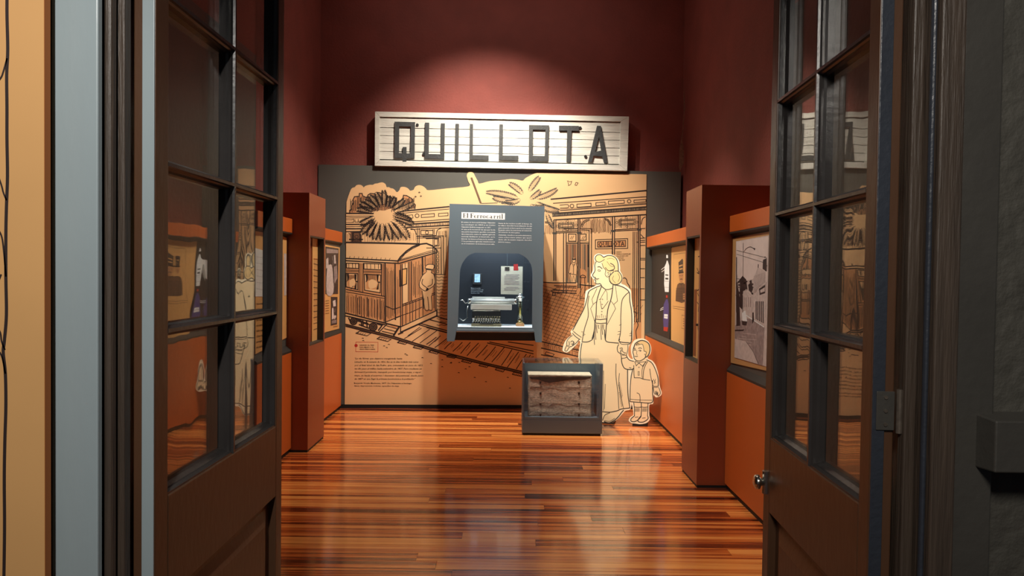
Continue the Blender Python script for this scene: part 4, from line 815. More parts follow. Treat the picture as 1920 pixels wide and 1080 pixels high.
for pts, w in ((((430, 122), (418, 90), (440, 55), (480, 48), (520, 80)), 1.7), (((520, 80), (570, 58), (630, 65), (672, 100), (692, 160), (695, 240)), 1.9), (((425, 120), (460, 136), (492, 130), (530, 104)), 1.2), (((430, 132), (414, 170), (416, 240), (390, 285), (398, 312), (420, 320), (415, 342), (426, 365), (424, 388), (450, 397), (480, 395), (502, 430), (542, 462)), 1.7), (((420, 330), (440, 335), (465, 332)), 1.3), (((425, 345), (455, 346)), .8), (((450, 232), (465, 226), (482, 240), (465, 246), (452, 238)), 1.0), (((448, 195), (472, 192), (502, 215)), 1.6), (((500, 150), (518, 200), (545, 232), (538, 282), (560, 312), (592, 300), (602, 262)), 1.2), (((600, 150), (640, 175), (645, 218), (592, 240)), 1.6), (((540, 200), (580, 240), (640, 235)), 1.3), (((560, 130), (600, 180), (640, 190)), .8), (((560, 100), (610, 90), (650, 110)), .7), (((650, 245), (692, 245), (730, 292), (737, 345), (700, 395), (640, 402), (600, 372), (588, 310), (640, 250)), 1.7), (((640, 300), (625, 340), (660, 385)), .8), (((690, 270), (710, 320), (690, 370)), .8), (((590, 360), (605, 385), (632, 402)), 1.3), (((560, 270), (575, 260), (580, 285), (565, 295)), 1.0), (((542, 462), (580, 462), (622, 448)), 1.5), (((490, 415), (420, 440), (345, 487), (325, 560), (290, 680), (230, 800), (150, 950)), 1.8), (((492, 430), (460, 520), (436, 620), (430, 760), (415, 850), (410, 940), (382, 1050)), 1.8), (((345, 540), (330, 640), (336, 780), (292, 930), (265, 1075)), 1.5), (((632, 408), (612, 560), (570, 700), (555, 860), (540, 1060)), 1.9), (((640, 405), (740, 430), (822, 492), (832, 600), (855, 760), (855, 1060)), 1.9), (((822, 495), (780, 530), (738, 600), (725, 760), (722, 960), (700, 1070)), 1.5), (((480, 600), (500, 690), (540, 650), (575, 600)), 1.1), (((540, 470), (560, 500), (562, 590)), .9), (((542, 470), (500, 540), (478, 590)), .9), (((345, 500), (330, 520)), .9)):
    wl(G, pts, w)
for pts, w in ((((440, 450), (380, 580), (395, 640), (442, 602)), 1.0), (((395, 640), (365, 690), (415, 850)), 1.0), (((658, 410), (685, 600), (640, 642), (600, 590)), 1.0), (((640, 642), (662, 690), (562, 880)), 1.0), (((425, 815), (480, 822), (552, 812)), 1.6), (((425, 862), (480, 868), (552, 862)), 1.6), (((480, 575), (465, 585)), .8), (((425, 815), (425, 862)), 1.0), (((552, 812), (552, 862)), 1.0)): wl(G, pts, w, False)
for yy in (580, 640, 690, 725, 760): wa.circle(*G((500-(yy-690)*.05, yy))[0], .8, .7, I2)
for x in (440, 452, 470, 495, 515, 540): wl(G, ((x, 770), (x+3, 800)), .7)
for x, y0, y1 in ((425, 875, 1060), (440, 880, 980), (462, 885, 930), (490, 880, 1060), (505, 880, 1000), (520, 880, 940), (410, 960, 1120)): wl(G, ((x, y0), (x-3, (y0+y1)/2), (x+2, y1)), 1.3)
for pts in (((255, 965), (280, 970)), ((270, 985), (300, 1000)), ((270, 1005), (290, 1010)), ((730, 880), (705, 890)), ((725, 960), (690, 965)), ((722, 990), (685, 1000)), ((850, 980), (830, 990)), ((850, 1010), (825, 1012))): wl(G, pts, .9)
for pts, w in ((((140, 30), (180, 70), (225, 100)), 1.5), (((152, 8), (190, 40), (240, 75)), 1.3), (((245, 125), (300, 128), (340, 115), (370, 88), (386, 10)), 1.7), (((500, -10), (508, 90), (530, 125), (600, 135), (660, 140)), 1.8), (((672, 95), (665, 118), (695, 130), (760, 135), (800, 128), (806, 0)), 1.8), (((668, 125), (690, 150), (740, 155), (788, 150)), 1.2), (((660, 155), (645, 190), (650, 235), (682, 262), (690, 300)), 1.5), (((765, 160), (762, 220), (745, 280)), 1.2), (((672, 200), (700, 195), (705, 235), (740, 250)), 1.2), (((690, 215), (680, 240), (700, 265), (735, 262)), 1.2), (((688, 205), (690, 235)), 1.0), (((700, 275), (745, 280), (748, 300), (700, 312), (690, 298)), 1.2), (((692, 305), (696, 362), (728, 425), (800, 437), (828, 425)), 1.8), (((750, 290), (780, 330), (830, 345)), 1.6), (((780, 415), (800, 422)), 1.4), (((246, 140), (230, 250), (226, 380)), 1.6), (((760, 440), (764, 700), (786, 868)), 1.8), (((630, 372), (630, 520), (652, 700), (662, 880)), 1.3), (((668, 480), (662, 600), (690, 760), (715, 878)), 1.1), (((480, 912), (560, 917), (640, 902), (690, 882), (786, 870)), 1.8), (((480, 1008), (505, 950), (560, 925)), 1.3), (((495, 1022), (560, 1035), (640, 985), (692, 920), (715, 895)), 1.9), (((500, 1012), (560, 1020), (615, 985)), 1.0), (((490, 450), (490, 900)), 1.0), (((510, 600), (500, 880)), .9),
    (((830, 195), (848, 145), (900, 113), (950, 115), (1000, 150), (1012, 220), (992, 280), (962, 300)), 1.9), (((828, 190), (820, 240), (830, 280), (835, 310), (858, 335), (900, 340), (950, 312), (965, 280)), 1.5), (((850, 160), (880, 160), (925, 152), (940, 190), (945, 232)), 1.0), (((860, 165), (870, 140), (890, 150)), 1.3), (((950, 232), (970, 240), (962, 275), (950, 262)), 1.1), (((832, 222), (842, 214), (856, 220)), 1.5), (((885, 226), (898, 218), (912, 226), (898, 232)), 1.2), (((832, 203), (850, 199)), 1.2), (((882, 200), (902, 193), (920, 201)), 1.3), (((865, 225), (862, 262), (872, 272)), .9), (((840, 291), (850, 288), (858, 290), (866, 287), (874, 289)), 1.2), (((975, 328), (1030, 360), (1070, 430), (1102, 530), (1106, 620)), 1.7), (((1010, 430), (1022, 520), (1046, 620)), 1.2), (((1045, 622), (1075, 628), (1108, 622)), 1.4), (((1044, 635), (1075, 640), (1108, 634)), 1.0), (((1048, 640), (1060, 700), (1075, 715), (1080, 680), (1090, 725), (1098, 690), (1105, 735), (1130, 700), (1112, 640)), 1.3), (((830, 390), (832, 470), (836, 530)), 1.3), (((836, 530), (900, 532), (935, 545), (1015, 558)), 1.3), (((985, 345), (945, 430), (935, 545)), 1.3), (((970, 345), (925, 430), (925, 540)), 1.1), (((820, 430), (800, 520), (790, 640), (787, 795)), 1.6), (((787, 770), (900, 780), (1036, 782)), 1.0), (((787, 797), (900, 807), (1036, 807), (1042, 700), (1040, 560)), 1.7), (((865, 700), (890, 712), (900, 740), (900, 805)), 1.2), (((830, 810), (836, 870), (838, 958)), 1.5), (((915, 812), (915, 900), (912, 955)), 1.6), (((990, 812), (988, 900), (985, 955)), 1.5), (((832, 857), (870, 862), (910, 860)), 1.3), (((920, 858), (950, 862), (986, 858)), 1.3), (((838, 958), (802, 988), (798, 1015), (830, 1024), (868, 1010), (905, 975), (912, 955)), 1.7), (((912, 958), (880, 1000), (885, 1025), (940, 1026), (990, 992), (985, 955)), 1.7), (((845, 975), (880, 970)), 1.2), (((925, 985), (960, 980)), 1.2), (((1050, 545), (1075, 590)), 1.0), (((1075, 545), (1060, 600)), .9)):
    wl(H, pts, w)
for pts in (((842, 350), (858, 395), (888, 362), (850, 345)), ((890, 365), (928, 400), (966, 348), (900, 355))): wa.line(H(*pts), 1.2, I2, 3, closed=True)
wa.line(H((878, 460), (892, 460), (892, 502), (878, 502)), .9, I2, 3, closed=True); wa.circle(*H((888, 412))[0], .8, .7, I2)
for k in range(9): wl(H, ((655+k*4, 620+k*18), (672+k*4, 580+k*18)), .7)
for k in range(12): wl(H, ((660+k*2.5, 700+k*14), (676+k*2.5, 690+k*14)), .7)
for k in range(6): wl(H, ((848+k*9, 872), (846+k*9, 910)), .8); wl(H, ((930+k*9, 872), (928+k*9, 910)), .8)
# hand with the folded fan
for pts, w in ((((140, 52), (100, 85), (78, 120), (78, 165), (95, 175), (105, 150), (100, 120)), 1.3), (((215, 100), (180, 140), (150, 165), (120, 180)), 1.3), (((120, 130), (135, 115), (150, 125), (145, 150), (125, 150)), 1.3), (((78, 165), (60, 200), (55, 225), (78, 228), (100, 190), (118, 178)), 1.3), (((150, 120), (160, 140), (140, 165)), 1.1)): wl(H, pts, w)
wa.build('figure_drawing', ct)
# ------------------------------------------------------------------ display cabinets and columns along the sides
def cab(name, label, s, xp, y0, y1, rec=.07, back=None):
    """long wall cabinet: rust wainscot, sill, recessed graphic bay, header. s = +1 right side, -1 left side"""
    wall = WRX if s > 0 else WLX
    X = lambda o: xp + s*o
    t = thing(name, label, 'display cabinet', (xp+s*.1, (y0+y1)/2, 0), 'built-in display cabinets along the side walls')
    MB().box(X(.012), wall-s*.002, y0, y1, 0, .035).build('plinth', M['black'], t)
    MB().box(X(0), wall-s*.002, y0, y1, .035, .80).build('base_panel', M['orange'], t, bevel=.003)
    pts = [(0, .80), (0, .815), (rec, .85), (rec+.02, .85), (rec+.02, .80)]
    MB().prism([(a, b) for a, b in pts], lambda u, v, d: Vector((X(u), d, v)), y0, y1).build('sill', M['sill'], t)
    MB().box(X(rec), wall-s*.002, y0, y1, .85, 1.715).build('bay_back', M['slate'], t)
    pts = [(0, 1.745), (0, 1.735), (rec, 1.715), (rec+.02, 1.715), (rec+.02, 1.745)]
    MB().prism(pts, lambda u, v, d: Vector((X(u), d, v)), y0, y1).build('bay_soffit', M['sill'], t)
    MB().box(X(0), wall-s*.002, y0, y1, 1.745, 1.855).build('header', M['orange'], t, bevel=.003)
    return t, Plane((X(rec), 0, 0), (0, 1, 0), (-s, 0, 0))
def column(name, label, s, xp, y0, y1, nd):
    wall = WRX if s > 0 else WLX
    X = lambda o: xp+s*o
    t = thing(name, label, 'display case', (xp+s*.1, (y0+y1)/2, 0), 'tall display towers')
    z0, z1 = .845, 1.73; m0, m1 = y0+.03, y1-.03; wb = wall-s*.002
    # body built as a ring round the niche
    MB().box(X(.004), wb, y0+.004, y1-.004, 0, .02).build('plinth', M['black'], t)
    TPn = lambda u, v, d: Vector((X(-d), u, v))
    MB().prism([(y0, .02), (y1, .02), (y1, 2.065), (y0, 2.065)], TPn, -.06, 0, [[(m0, z0), (m1, z0), (m1, z1), (m0, z1)]]).build('niche_front', M['orange2'], t)
    MB().box(X(.06), wb, y0, y1, .02, 2.065).build('body', M['orange2'], t)
    fr = MB(); a = .012
    fr.box(X(.002), X(.06), m0+.0005, m1-.0005, z0, z0+a); fr.box(X(.002), X(.06), m0, m1, z1-a, z1); fr.box(X(.002), X(.06), m0, m0+a, z0, z1); fr.box(X(.002), X(.06), m1-a, m1, z0, z1)
    fr.build('niche_lining', M['sill'], t)
    return t, Plane((X(.0585), 0, 0), (0, 1, 0), (-s, 0, 0))
tL1, PL1 = cab('display_cabinet', 'far left wall cabinet with two old black and white photographs', -1, -1.755, 5.985, 7.275, .02)
tL2, PL2 = cab('display_cabinet', 'near left wall cabinet half hidden behind the left glazed door', -1, -1.72, 4.74, 5.495, .045)
tR1, PR1 = cab('display_cabinet', 'far right wall cabinet with dark panel of bottles and soldier engraving', 1, 1.465, 5.115, 7.43, .055)
tR2, PR2 = cab('display_cabinet', 'near right wall cabinet with large faded photograph of an old street', 1, 1.485, 3.9, 4.695, .03)
cL, PCL = column('display_tower', 'tall rust brown display tower against the left wall', -1, -1.59, 5.5, 5.98, .05)
cR, PCR = column('display_tower', 'tall rust brown display tower against the right wall', 1, 1.295, 4.70, 5.11, .05)
def unit(pl, D): return D/F
def sheet(pl, pts, m, parent, name='graphic_panel', d0=.001, d1=.006, **k):
    o = MB().prism(pl.poly(pts, d1), pl.to3, d0, d1).build(name, m, parent, **k); return o
# right far bay: dark panel with bottles, peach panel with the engraving
sheet(PR1, [(1222, 466), (1258.5, 457), (1258, 647), (1221, 636)], M['dark'], tR1)
peachp = sheet(PR1, [(1259, 465), (1296, 457), (1296, 662), (1256, 647)], M['peach2'], tR1, label='peach panel with a soldier engraving')
V = T(1225, 460, 4.7); g = Art(PR1, .0065, .0062)
g.fill(V((114, 85), (128, 85), (130, 112), (114, 112)), M['white'], 1)
g.fill(V((118, 135), (126, 135), (140, 180), (142, 290), (138, 340), (136, 412), (102, 410), (95, 340), (98, 240), (98, 190), (112, 160)), M['white'], 1)
g.fill(V((106, 255), (132, 258), (132, 268), (106, 266)), M['dark'], 2); g.fill(V((106, 285), (132, 288), (132, 302), (106, 300)), M['dark'], 2); g.line(V((118, 140), (128, 180), (120, 235)), .7, M['ph2'], 2)
g.line(V((100, 190), (70, 215)), .9, M['white'], 1); g.line(V((100, 215), (72, 235)), .9, M['white'], 1); g.line(V((98, 315), (138, 318)), .5, M['ph2'], 2); g.line(V((98, 370), (138, 372)), .5, M['ph2'], 2)
g.fill(V((112, 440), (126, 440), (126, 462), (112, 462)), M['redp'], 1)
g.fill(V((112, 475), (126, 475), (136, 520), (136, 640), (130, 722), (90, 718), (86, 640), (92, 520)), M['blue'], 1)
g.fill(V((96, 605), (128, 608), (126, 648), (94, 642)), M['white'], 2); g.fill(V((90, 718), (130, 722), (124, 760), (90, 752)), M['redp'], 2)
g.line(V((90, 545), (64, 560)), .9, M['white'], 1); g.line(V((90, 560), (60, 574)), .9, M['white'], 1); g.line(V((96, 626), (128, 628)), .5, M['ph2'], 3)
g.build('bottle_print', tR1)
g = Art(PR1, .0065, .006)
g.line(V((180, 80), (172, 535), (290, 552)), .5, M['inkb'], 1); g.line(V((180, 80), (300, 64)), .5, M['inkb'], 1); g.line(V((172, 552), (290, 574)), .5, M['inkb'], 1)
g.fill(V((212, 345), (228, 332), (262, 330), (290, 352), (302, 400), (302, 490), (250, 508), (196, 490), (200, 400)), M['inkb'], 1)      # coat
g.fill(V((226, 235), (262, 232), (264, 290), (256, 322), (240, 328), (228, 300)), M['shade'], 2, sm=True)     # face
g.fill(V((222, 150), (256, 117), (262, 130), (262, 232), (226, 240)), M['ph1'], 3)     # tall hat
g.fill(V((220, 238), (266, 230), (268, 242), (224, 250)), M['ink'], 4)
g.fill(V((228, 178), (258, 168), (258, 178), (228, 190)), M['peach2'], 4); g.fill(V((230, 206), (258, 200), (258, 210), (231, 217)), M['peach2'], 4)
g.line(V((232, 268), (240, 266)), .8, M['ink'], 5); g.line(V((250, 266), (258, 265)), .8, M['ink'], 5); g.line(V((238, 300), (246, 296), (256, 299)), 1.1, M['ink'], 5); g.line(V((247, 268), (246, 286)), .5, M['ink'], 5)
g.line(V((246, 332), (246, 500)), .7, M['ink'], 5); g.line(V((246, 350), (228, 332)), .7, M['ink'], 5); g.line(V((246, 350), (262, 330)), .7, M['ink'], 5)
for k in range(17): g.line(V((203+k*6, 360+abs(k-8)*4), (203+k*6, 495)), .6, M['ink'], 3)
for k in range(8): g.line(V((200, 380+k*15), (300, 376+k*15)), .45, M['ink'], 3)
for k in range(3): g.fill(V((262, 425+k*20), (290, 422+k*20), (290, 436+k*20), (262, 438+k*20)), M['shade'], 4)
for a, b, c, e in ((250, 615, 290, 740),): g.line(V((a, b), (c, b+8)), .5, M['inkb'], 1); g.line(V((a, b), (a-2, e-10), (c, e)), .5, M['inkb'], 1)
for k in range(4): g.line(V((262, 648+k*20), (290, 652+k*20)), .9, M['inkb'], 2)
g.build('soldier_engraving', tR1)
# right near bay: photograph of a street
sheet(PR2, [(1374, 447), (1464, 430), (1458, 700), (1370, 680)], M['poster'], tR2, label='ochre backing panel')
q = [(1380, 452.5), (1458, 438), (1452, 692), (1377, 669.5)]
sheet(PR2, q, M['ph3'], tR2, 'street_photograph', .006, .008, label='faded grey photograph of an old street')
Y3 = T(1360, 420, 3.857); g = Art(PR2, .0085, .0052)
g.fill(Y3((80, 128), (310, 90), (300, 420), (200, 400), (80, 420)), M['lilac'], 0)
for pts, m_, l in ((((78, 240), (84, 240), (84, 420), (100, 500), (108, 560), (100, 620), (78, 640)), 'ph1', 1), (((105, 400), (125, 375), (150, 400), (160, 470), (128, 485), (122, 620), (104, 600)), 'ph1', 1), (((165, 440), (190, 415), (200, 470), (190, 500), (170, 480)), 'ph1', 1), (((200, 400), (235, 310), (292, 345), (290, 430), (255, 440), (200, 500)), 'ph3', 1), (((272, 265), (300, 245), (300, 345), (270, 325)), 'ph1', 2), (((125, 510), (150, 475), (195, 515), (195, 640), (125, 600)), 'ph3', 2), (((205, 525), (245, 470), (290, 430), (285, 740), (200, 690)), 'ph3', 2), (((245, 470), (288, 440), (288, 500), (248, 515)), 'ph1', 3), (((252, 478), (285, 458), (285, 488), (254, 498)), 'ph3', 4),
                  (((70, 735), (140, 680), (200, 690), (283, 745), (270, 1025), (66, 965)), 'ph2', 1.5), (((70, 830), (150, 850), (200, 920), (235, 1012), (66, 965)), 'ph3', 2), (((120, 640), (145, 625), (158, 700), (150, 735), (125, 730)), 'white', 3), (((120, 700), (158, 705), (152, 735), (122, 730)), 'ph1', 4), (((80, 620), (104, 610), (108, 735), (80, 738)), 'ph1', 3), (((196, 640), (206, 640), (208, 700), (194, 725)), 'ph1', 4), (((70, 765), (138, 762), (130, 774), (70, 775)), 'ph1', 3), (((236, 290), (242, 292), (241, 318), (235, 315)), 'ph1', 3)):
    g.fill(Y3(*pts), M[m_], l)
for x in (220, 232, 245, 258, 270): g.fill(Y3((x, 560), (x+7, 558), (x+7, 690+(x-220)*.6), (x, 690+(x-220)*.5)), M['ph1'], 4)
for x in (135, 148, 165, 180): g.fill(Y3((x, 530), (x+5, 530), (x+5, 600), (x, 600)), M['ph2'], 4)
for k in range(40):
    cx0, cy0 = rnd.choice(((92, 540), (140, 440), (185, 455), (285, 290), (95, 450)))
    x, yy = cx0+rnd.uniform(-14, 16), cy0+rnd.uniform(-50, 50); g.circle(*Y3((x, yy))[0], rnd.uniform(.8, 2.0), 0, M['ph1'], 2+k*.09, fill=M['ph1'])
for k in range(14): g.line(Y3((206, 380+k*9), (292, 350+k*8)), .35, M['ph2'], 3)
for k in range(10): g.line(Y3((75+rnd.uniform(0, 60), 790+k*18), (150+rnd.uniform(0, 90), 800+k*19)), .5, M['ph3'], 2.6)
g.line(Y3((208, 525), (245, 462), (292, 425)), 1.0, M['lilac'], 5); g.line(Y3((125, 512), (150, 474), (196, 516)), .8, M['lilac'], 5)
g.line(Y3((150, 660), (280, 745)), 1.2, M['white'], 4); g.line(Y3((150, 850), (200, 920), (240, 1010)), .8, M['ph1'], 4)
g.line(Y3((130, 140), (126, 640)), 1.3, M['ph1'], 5); g.line(Y3((132, 205), (150, 180), (180, 165), (205, 178)), .8, M['ph1'], 5, sm=True); g.fill(Y3((200, 172), (218, 176), (212, 192)), M['ph1'], 5)
g.line(Y3((82, 190), (300, 245)), .5, M['ph1'], 5); g.line(Y3((82, 218), (300, 285)), .5, M['ph1'], 5); g.line(Y3((78, 395), (120, 400)), .6, M['ph1'], 5); g.line(Y3((84, 360), (92, 460)), .6, M['ph2'], 5)
g.build('street_picture_print', tR2)
# right niche graphic
sheet(PCR, [(1303, 442), (1318, 438), (1316, 690), (1299, 680)], M['peach2'], cR)
g = Art(PCR, .0065, .006); 
g.fill(V((362, 390), (385, 385), (382, 600), (375, 980), (350, 970)), M['curt2'], 1)
for pts in (((385, 200), (400, 240), (425, 170)), ((385, 400), (400, 390), (425, 350)), ((390, 420), (405, 460), (425, 500)), ((385, 500), (400, 520), (395, 580), (420, 600)), ((375, 695), (425, 695)), ((375, 705), (425, 708)), ((390, 710), (400, 800)), ((410, 712), (412, 790)), ((395, 100), (425, 90)), ((385, 240), (420, 260)), ((400, 600), (415, 560))): g.line(V(*pts), 1.2, M['ink'], 3)
g.build('line_drawing', cR)
# left niche graphic
X5 = T(590, 430, 5.14)
sheet(PCL, [(586, 442), (600, 446), (599, 640), (585, 648)], M['peach2'], cL)
g = Art(PCL, .0065, .006)
for k in range(12): g.line(X5((0-10, 330+k*58), (38, 345+k*55)), 1.0, M['inkb'], 3)
for x in (-4, 8, 20, 28): g.line(X5((x, 300), (x, 880)), .9, M['curt2'], 3)
g.line(X5((-10, 285), (42, 290)), 1.4, M['curt2'], 3)
g.build('line_drawing', cL)
# left far bay: two photographs on peach
sheet(PL1, [(606, 458), (637, 464), (636, 616), (606, 624)], M['peach2'], tL1)
sheet(PL1, X5((105, 165), (232, 185), (225, 622), (105, 625)), M['ph1'], tL1, 'photograph', .006, .008, label='upper dark photograph of people')
sheet(PL1, X5((158, 650), (220, 652), (216, 915), (156, 928)), M['ph1'], tL1, 'photograph', .006, .008, label='small lower photograph')
g = Art(PL1, .0085, .0055)
g.fill(X5((120, 380), (145, 340), (170, 370), (180, 610), (115, 618)), M['ph3'], 1, sm=True); g.fill(X5((110, 290), (130, 270), (135, 360), (110, 380)), M['ph3'], 2); g.fill(X5((185, 250), (200, 245), (205, 330), (188, 330)), M['ph3'], 1); g.fill(X5((185, 360), (215, 350), (220, 470), (190, 520)), M['ph2'], 1); g.fill(X5((115, 185), (225, 200), (225, 230), (115, 230)), M['ph2'], 1)
g.fill(X5((175, 690), (200, 680), (205, 740), (180, 745)), M['lilac'], 1); g.fill(X5((168, 760), (180, 755), (185, 860), (165, 870)), M['lilac'], 1); g.fill(X5((185, 830), (208, 830), (205, 850), (190, 870)), M['lilac'], 1); g.fill(X5((165, 880), (210, 870), (208, 900), (165, 910)), M['ph2'], 1)
for k in range(6): g.line(X5((105, 690+k*24), (138, 686+k*24)), .8, M['inkb'], 1)
g.line(X5((180, 940), (222, 930)), 1.0, M['inkb'], 1)
for k in range(46):
    x, yy = rnd.uniform(108, 222), rnd.uniform(240, 610); g.line(X5((x, yy), (x+rnd.uniform(-6, 6), min(615, yy+rnd.uniform(15, 50)))), rnd.uniform(.4, .9), M[rnd.choice(('ph1', 'ph2', 'lilac'))], 4)
for k in range(22):
    x, yy = rnd.uniform(162, 212), rnd.uniform(665, 900); g.line(X5((x, yy), (x+rnd.uniform(-4, 4), min(915, yy+rnd.uniform(8, 30)))), rnd.uniform(.4, .8), M[rnd.choice(('ph1', 'ph2', 'lilac'))], 4)
g.build('photo_details', tL1)
# left near bay: peach panel with a white sheet, seen through the door glass and beside it
sheet(PL2, [(479, 424), (537.5, 446), (537.5, 633), (479, 664)], M['peach2'], tL2)
sheet(PL2, [(479, 465), (495, 470), (494, 556), (479, 556)], M['white'], tL2, 'information_sheet', .006, .009, label='white printed sheet')
sheet(PL2, [(532.5, 475), (537, 476), (537, 553), (533, 555)], M['ph3'], tL2, 'photograph', .006, .008, label='narrow pale photograph')
for k in range(9):
    tm = MB(); tm.flat = True
    text_mb(tm, PL2, .0075, ('en la ciudad los', 'vecinos usaron', 'el tren diario', 'para viajar por')[k % 4], 481, 571+k*10.3, 495.5, 571+k*9.8, 4.2, .01)
    tm.build('text_line', M['ink'], tL2, kind='stuff')
for k in range(6):
    tm = MB(); tm.flat = True
    text_mb(tm, PL2, .0100, 'carta a la estación', 481, 482+k*12, 493, 484+k*12, 2.5, 0)
    tm.build('text_line', M['ph2'], tL2, kind='stuff')
# ------------------------------------------------------------------ doorway: casings, jambs, outer wall
DY = 1.35
def zline(x): return x
t1 = tag(thing('trim_1', 'slate grey painted casing left of the doorway', None, (-.85, DY, 0)), kind='structure')
MB().box(-.80, -.89, DY, DY+.03, 0, 3.2).build('casing_board', M['greyp'], t1, bevel=.003)
MB().box(-.80, -.82, DY+.012, 1.60, 0, 3.15).build('jamb', M['darkp'], t1, bevel=.002)
MB().box(-.784, -.80, DY+.018, DY+.040, 0, 3.15).build('jamb_bead', M['darkp'], t1, bevel=.006)
MB().box(-.776, -.80, DY+.05, DY+.075, 0, 3.15).build('door_stop', M['darkp'], t1, bevel=.003)
t2 = tag(thing('trim_2', 'casing right of the doorway, dimness put into its dark tone', None, (.88, DY, 0)), kind='structure')  # grey casing like the left one, dimness here put into darker colours
MB().box(.83, .878, DY-.004, DY+.03, 0, 3.2).build('casing_board', M['darkp'], t2, bevel=.004, label='brown wood board')
MB().box(.8785, .955, DY+.004, DY+.03, 0, 3.2).build('casing_board', M['char'], t2, bevel=.003, label='flat charcoal board')
MB().box(.83, .85, DY+.012, 1.60, 0, 3.15).build('jamb', M['darkp'], t2, bevel=.002)
MB().box(.821, .83, DY+.010, DY+.022, 0, 3.15).build('jamb_bead', M['edged'], t2, bevel=.004)
MB().box(.806, .83, DY+.050, DY+.075, 0, 3.15).build('door_stop', M['darkp'], t2, bevel=.003)
t3 = tag(thing('trim_3', 'head of the doorway', None, (0, DY, 3.15)), kind='structure')
MB().box(-.89, .955, DY, DY+.03, 3.2, 3.32).build('casing_board', M['greyp'], t3)
MB().box(-.8, .83, DY+.012, 1.60, 3.15, 3.19).build('jamb', M['darkp'], t3)
wf = tag(thing('wall_front', 'wall around the doorway', None, (0, 1.45, 0)), kind='structure')
MB().box(-2.6, -.82, DY+.0302, 1.57, 0, CZ).build('wall_section', M['char'], wf)
MB().box(.85, 2.6, DY+.0302, 1.57, 0, CZ).build('wall_section', M['rough'], wf)
MB().box(-.82, .85, DY+.0302, 1.57, 3.19, CZ).build('wall_section', M['char'], wf)
t4 = tag(thing('trim_4', 'projecting charcoal moulding block on the right foyer wall', None, (1.3, 1.33, 1.1)), kind='structure')
zt4 = at(1890, 786, 1.30).z; zb4 = at(1890, 893, 1.30).z
MB().add([(.922, 1.30, zb4+.006), (2.5, 1.30, zb4+.006), (2.5, 1.30, zt4-.004), (.922, 1.30, zt4-.004), (.922, 1.3795, zb4), (2.5, 1.3795, zb4), (2.5, 1.3795, zt4), (.922, 1.3795, zt4)],
         [(0, 1, 2, 3), (4, 7, 6, 5), (0, 3, 7, 4), (1, 5, 6, 2), (3, 2, 6, 7), (0, 4, 5, 1)]).build('moulding', M['char'], t4, bevel=.003)
# foyer floor and far foyer surfaces behind the camera
slab('foyer_floor', -2.6, 2.6, -2.5, 1.19, -.06, 0, M['floor'], kind='structure')
# ochre poster board left
po = thing('poster_board', 'ochre poster board with black line drawing left of the grey door casing', 'poster', (-1.2, 1.30, 1.0))
MB().box(-2.0, -.87, 1.30, 1.318, .25, 3.0).build('board', M['poster'], po)
MB().box(-.8705, -.8695, 1.3005, 1.3175, .25, 3.0).build('board_edge', M['postere'], po)
MB().box(-1.9, -.95, 1.318, 1.38, .3, 2.9).build('wall_batten', M['dark'], po)
PP = Plane((0, 1.30, 0), (1, 0, 0), (0, -1, 0)); g = Art(PP, .0005, .001)
P1 = T(0, 90, 1.2); P2 = T(0, 90, 2.4); P3 = T(0, 540, 2.4)
ln = [(14, -60), (13, 20), (14.5, 92), (12.5, 140), (13, 200), (13, 260), (14, 330), (12, 390), (11, 440), (11, 520), (12, 590), (8, 640), (6, 660), (10, 700), (11, 760), (9, 830), (8, 900), (8.5, 990), (7, 1100)]
g.line(ln, 6, M['ink'], 1, sm=True)
for a in (((13, 110), (6, 135), (0, 148), (-20, 170)), ((12, 375), (6, 360), (2, 345), (-14, 300)), ((11, 518), (7, 470), (2, 440), (-12, 420)), ((9, 655), (3, 640), (-1, 620), (-20, 600)), ((10, 700), (4, 670), (-4, 655)), ((-30, 0), (-40, 400), (-34, 800), (-38, 1080)), ((-34, 500), (-20, 560), (2, 515))): g.line(list(a), 3.2, M['ink'], 1, sm=True)
g.build('line_drawing', po)
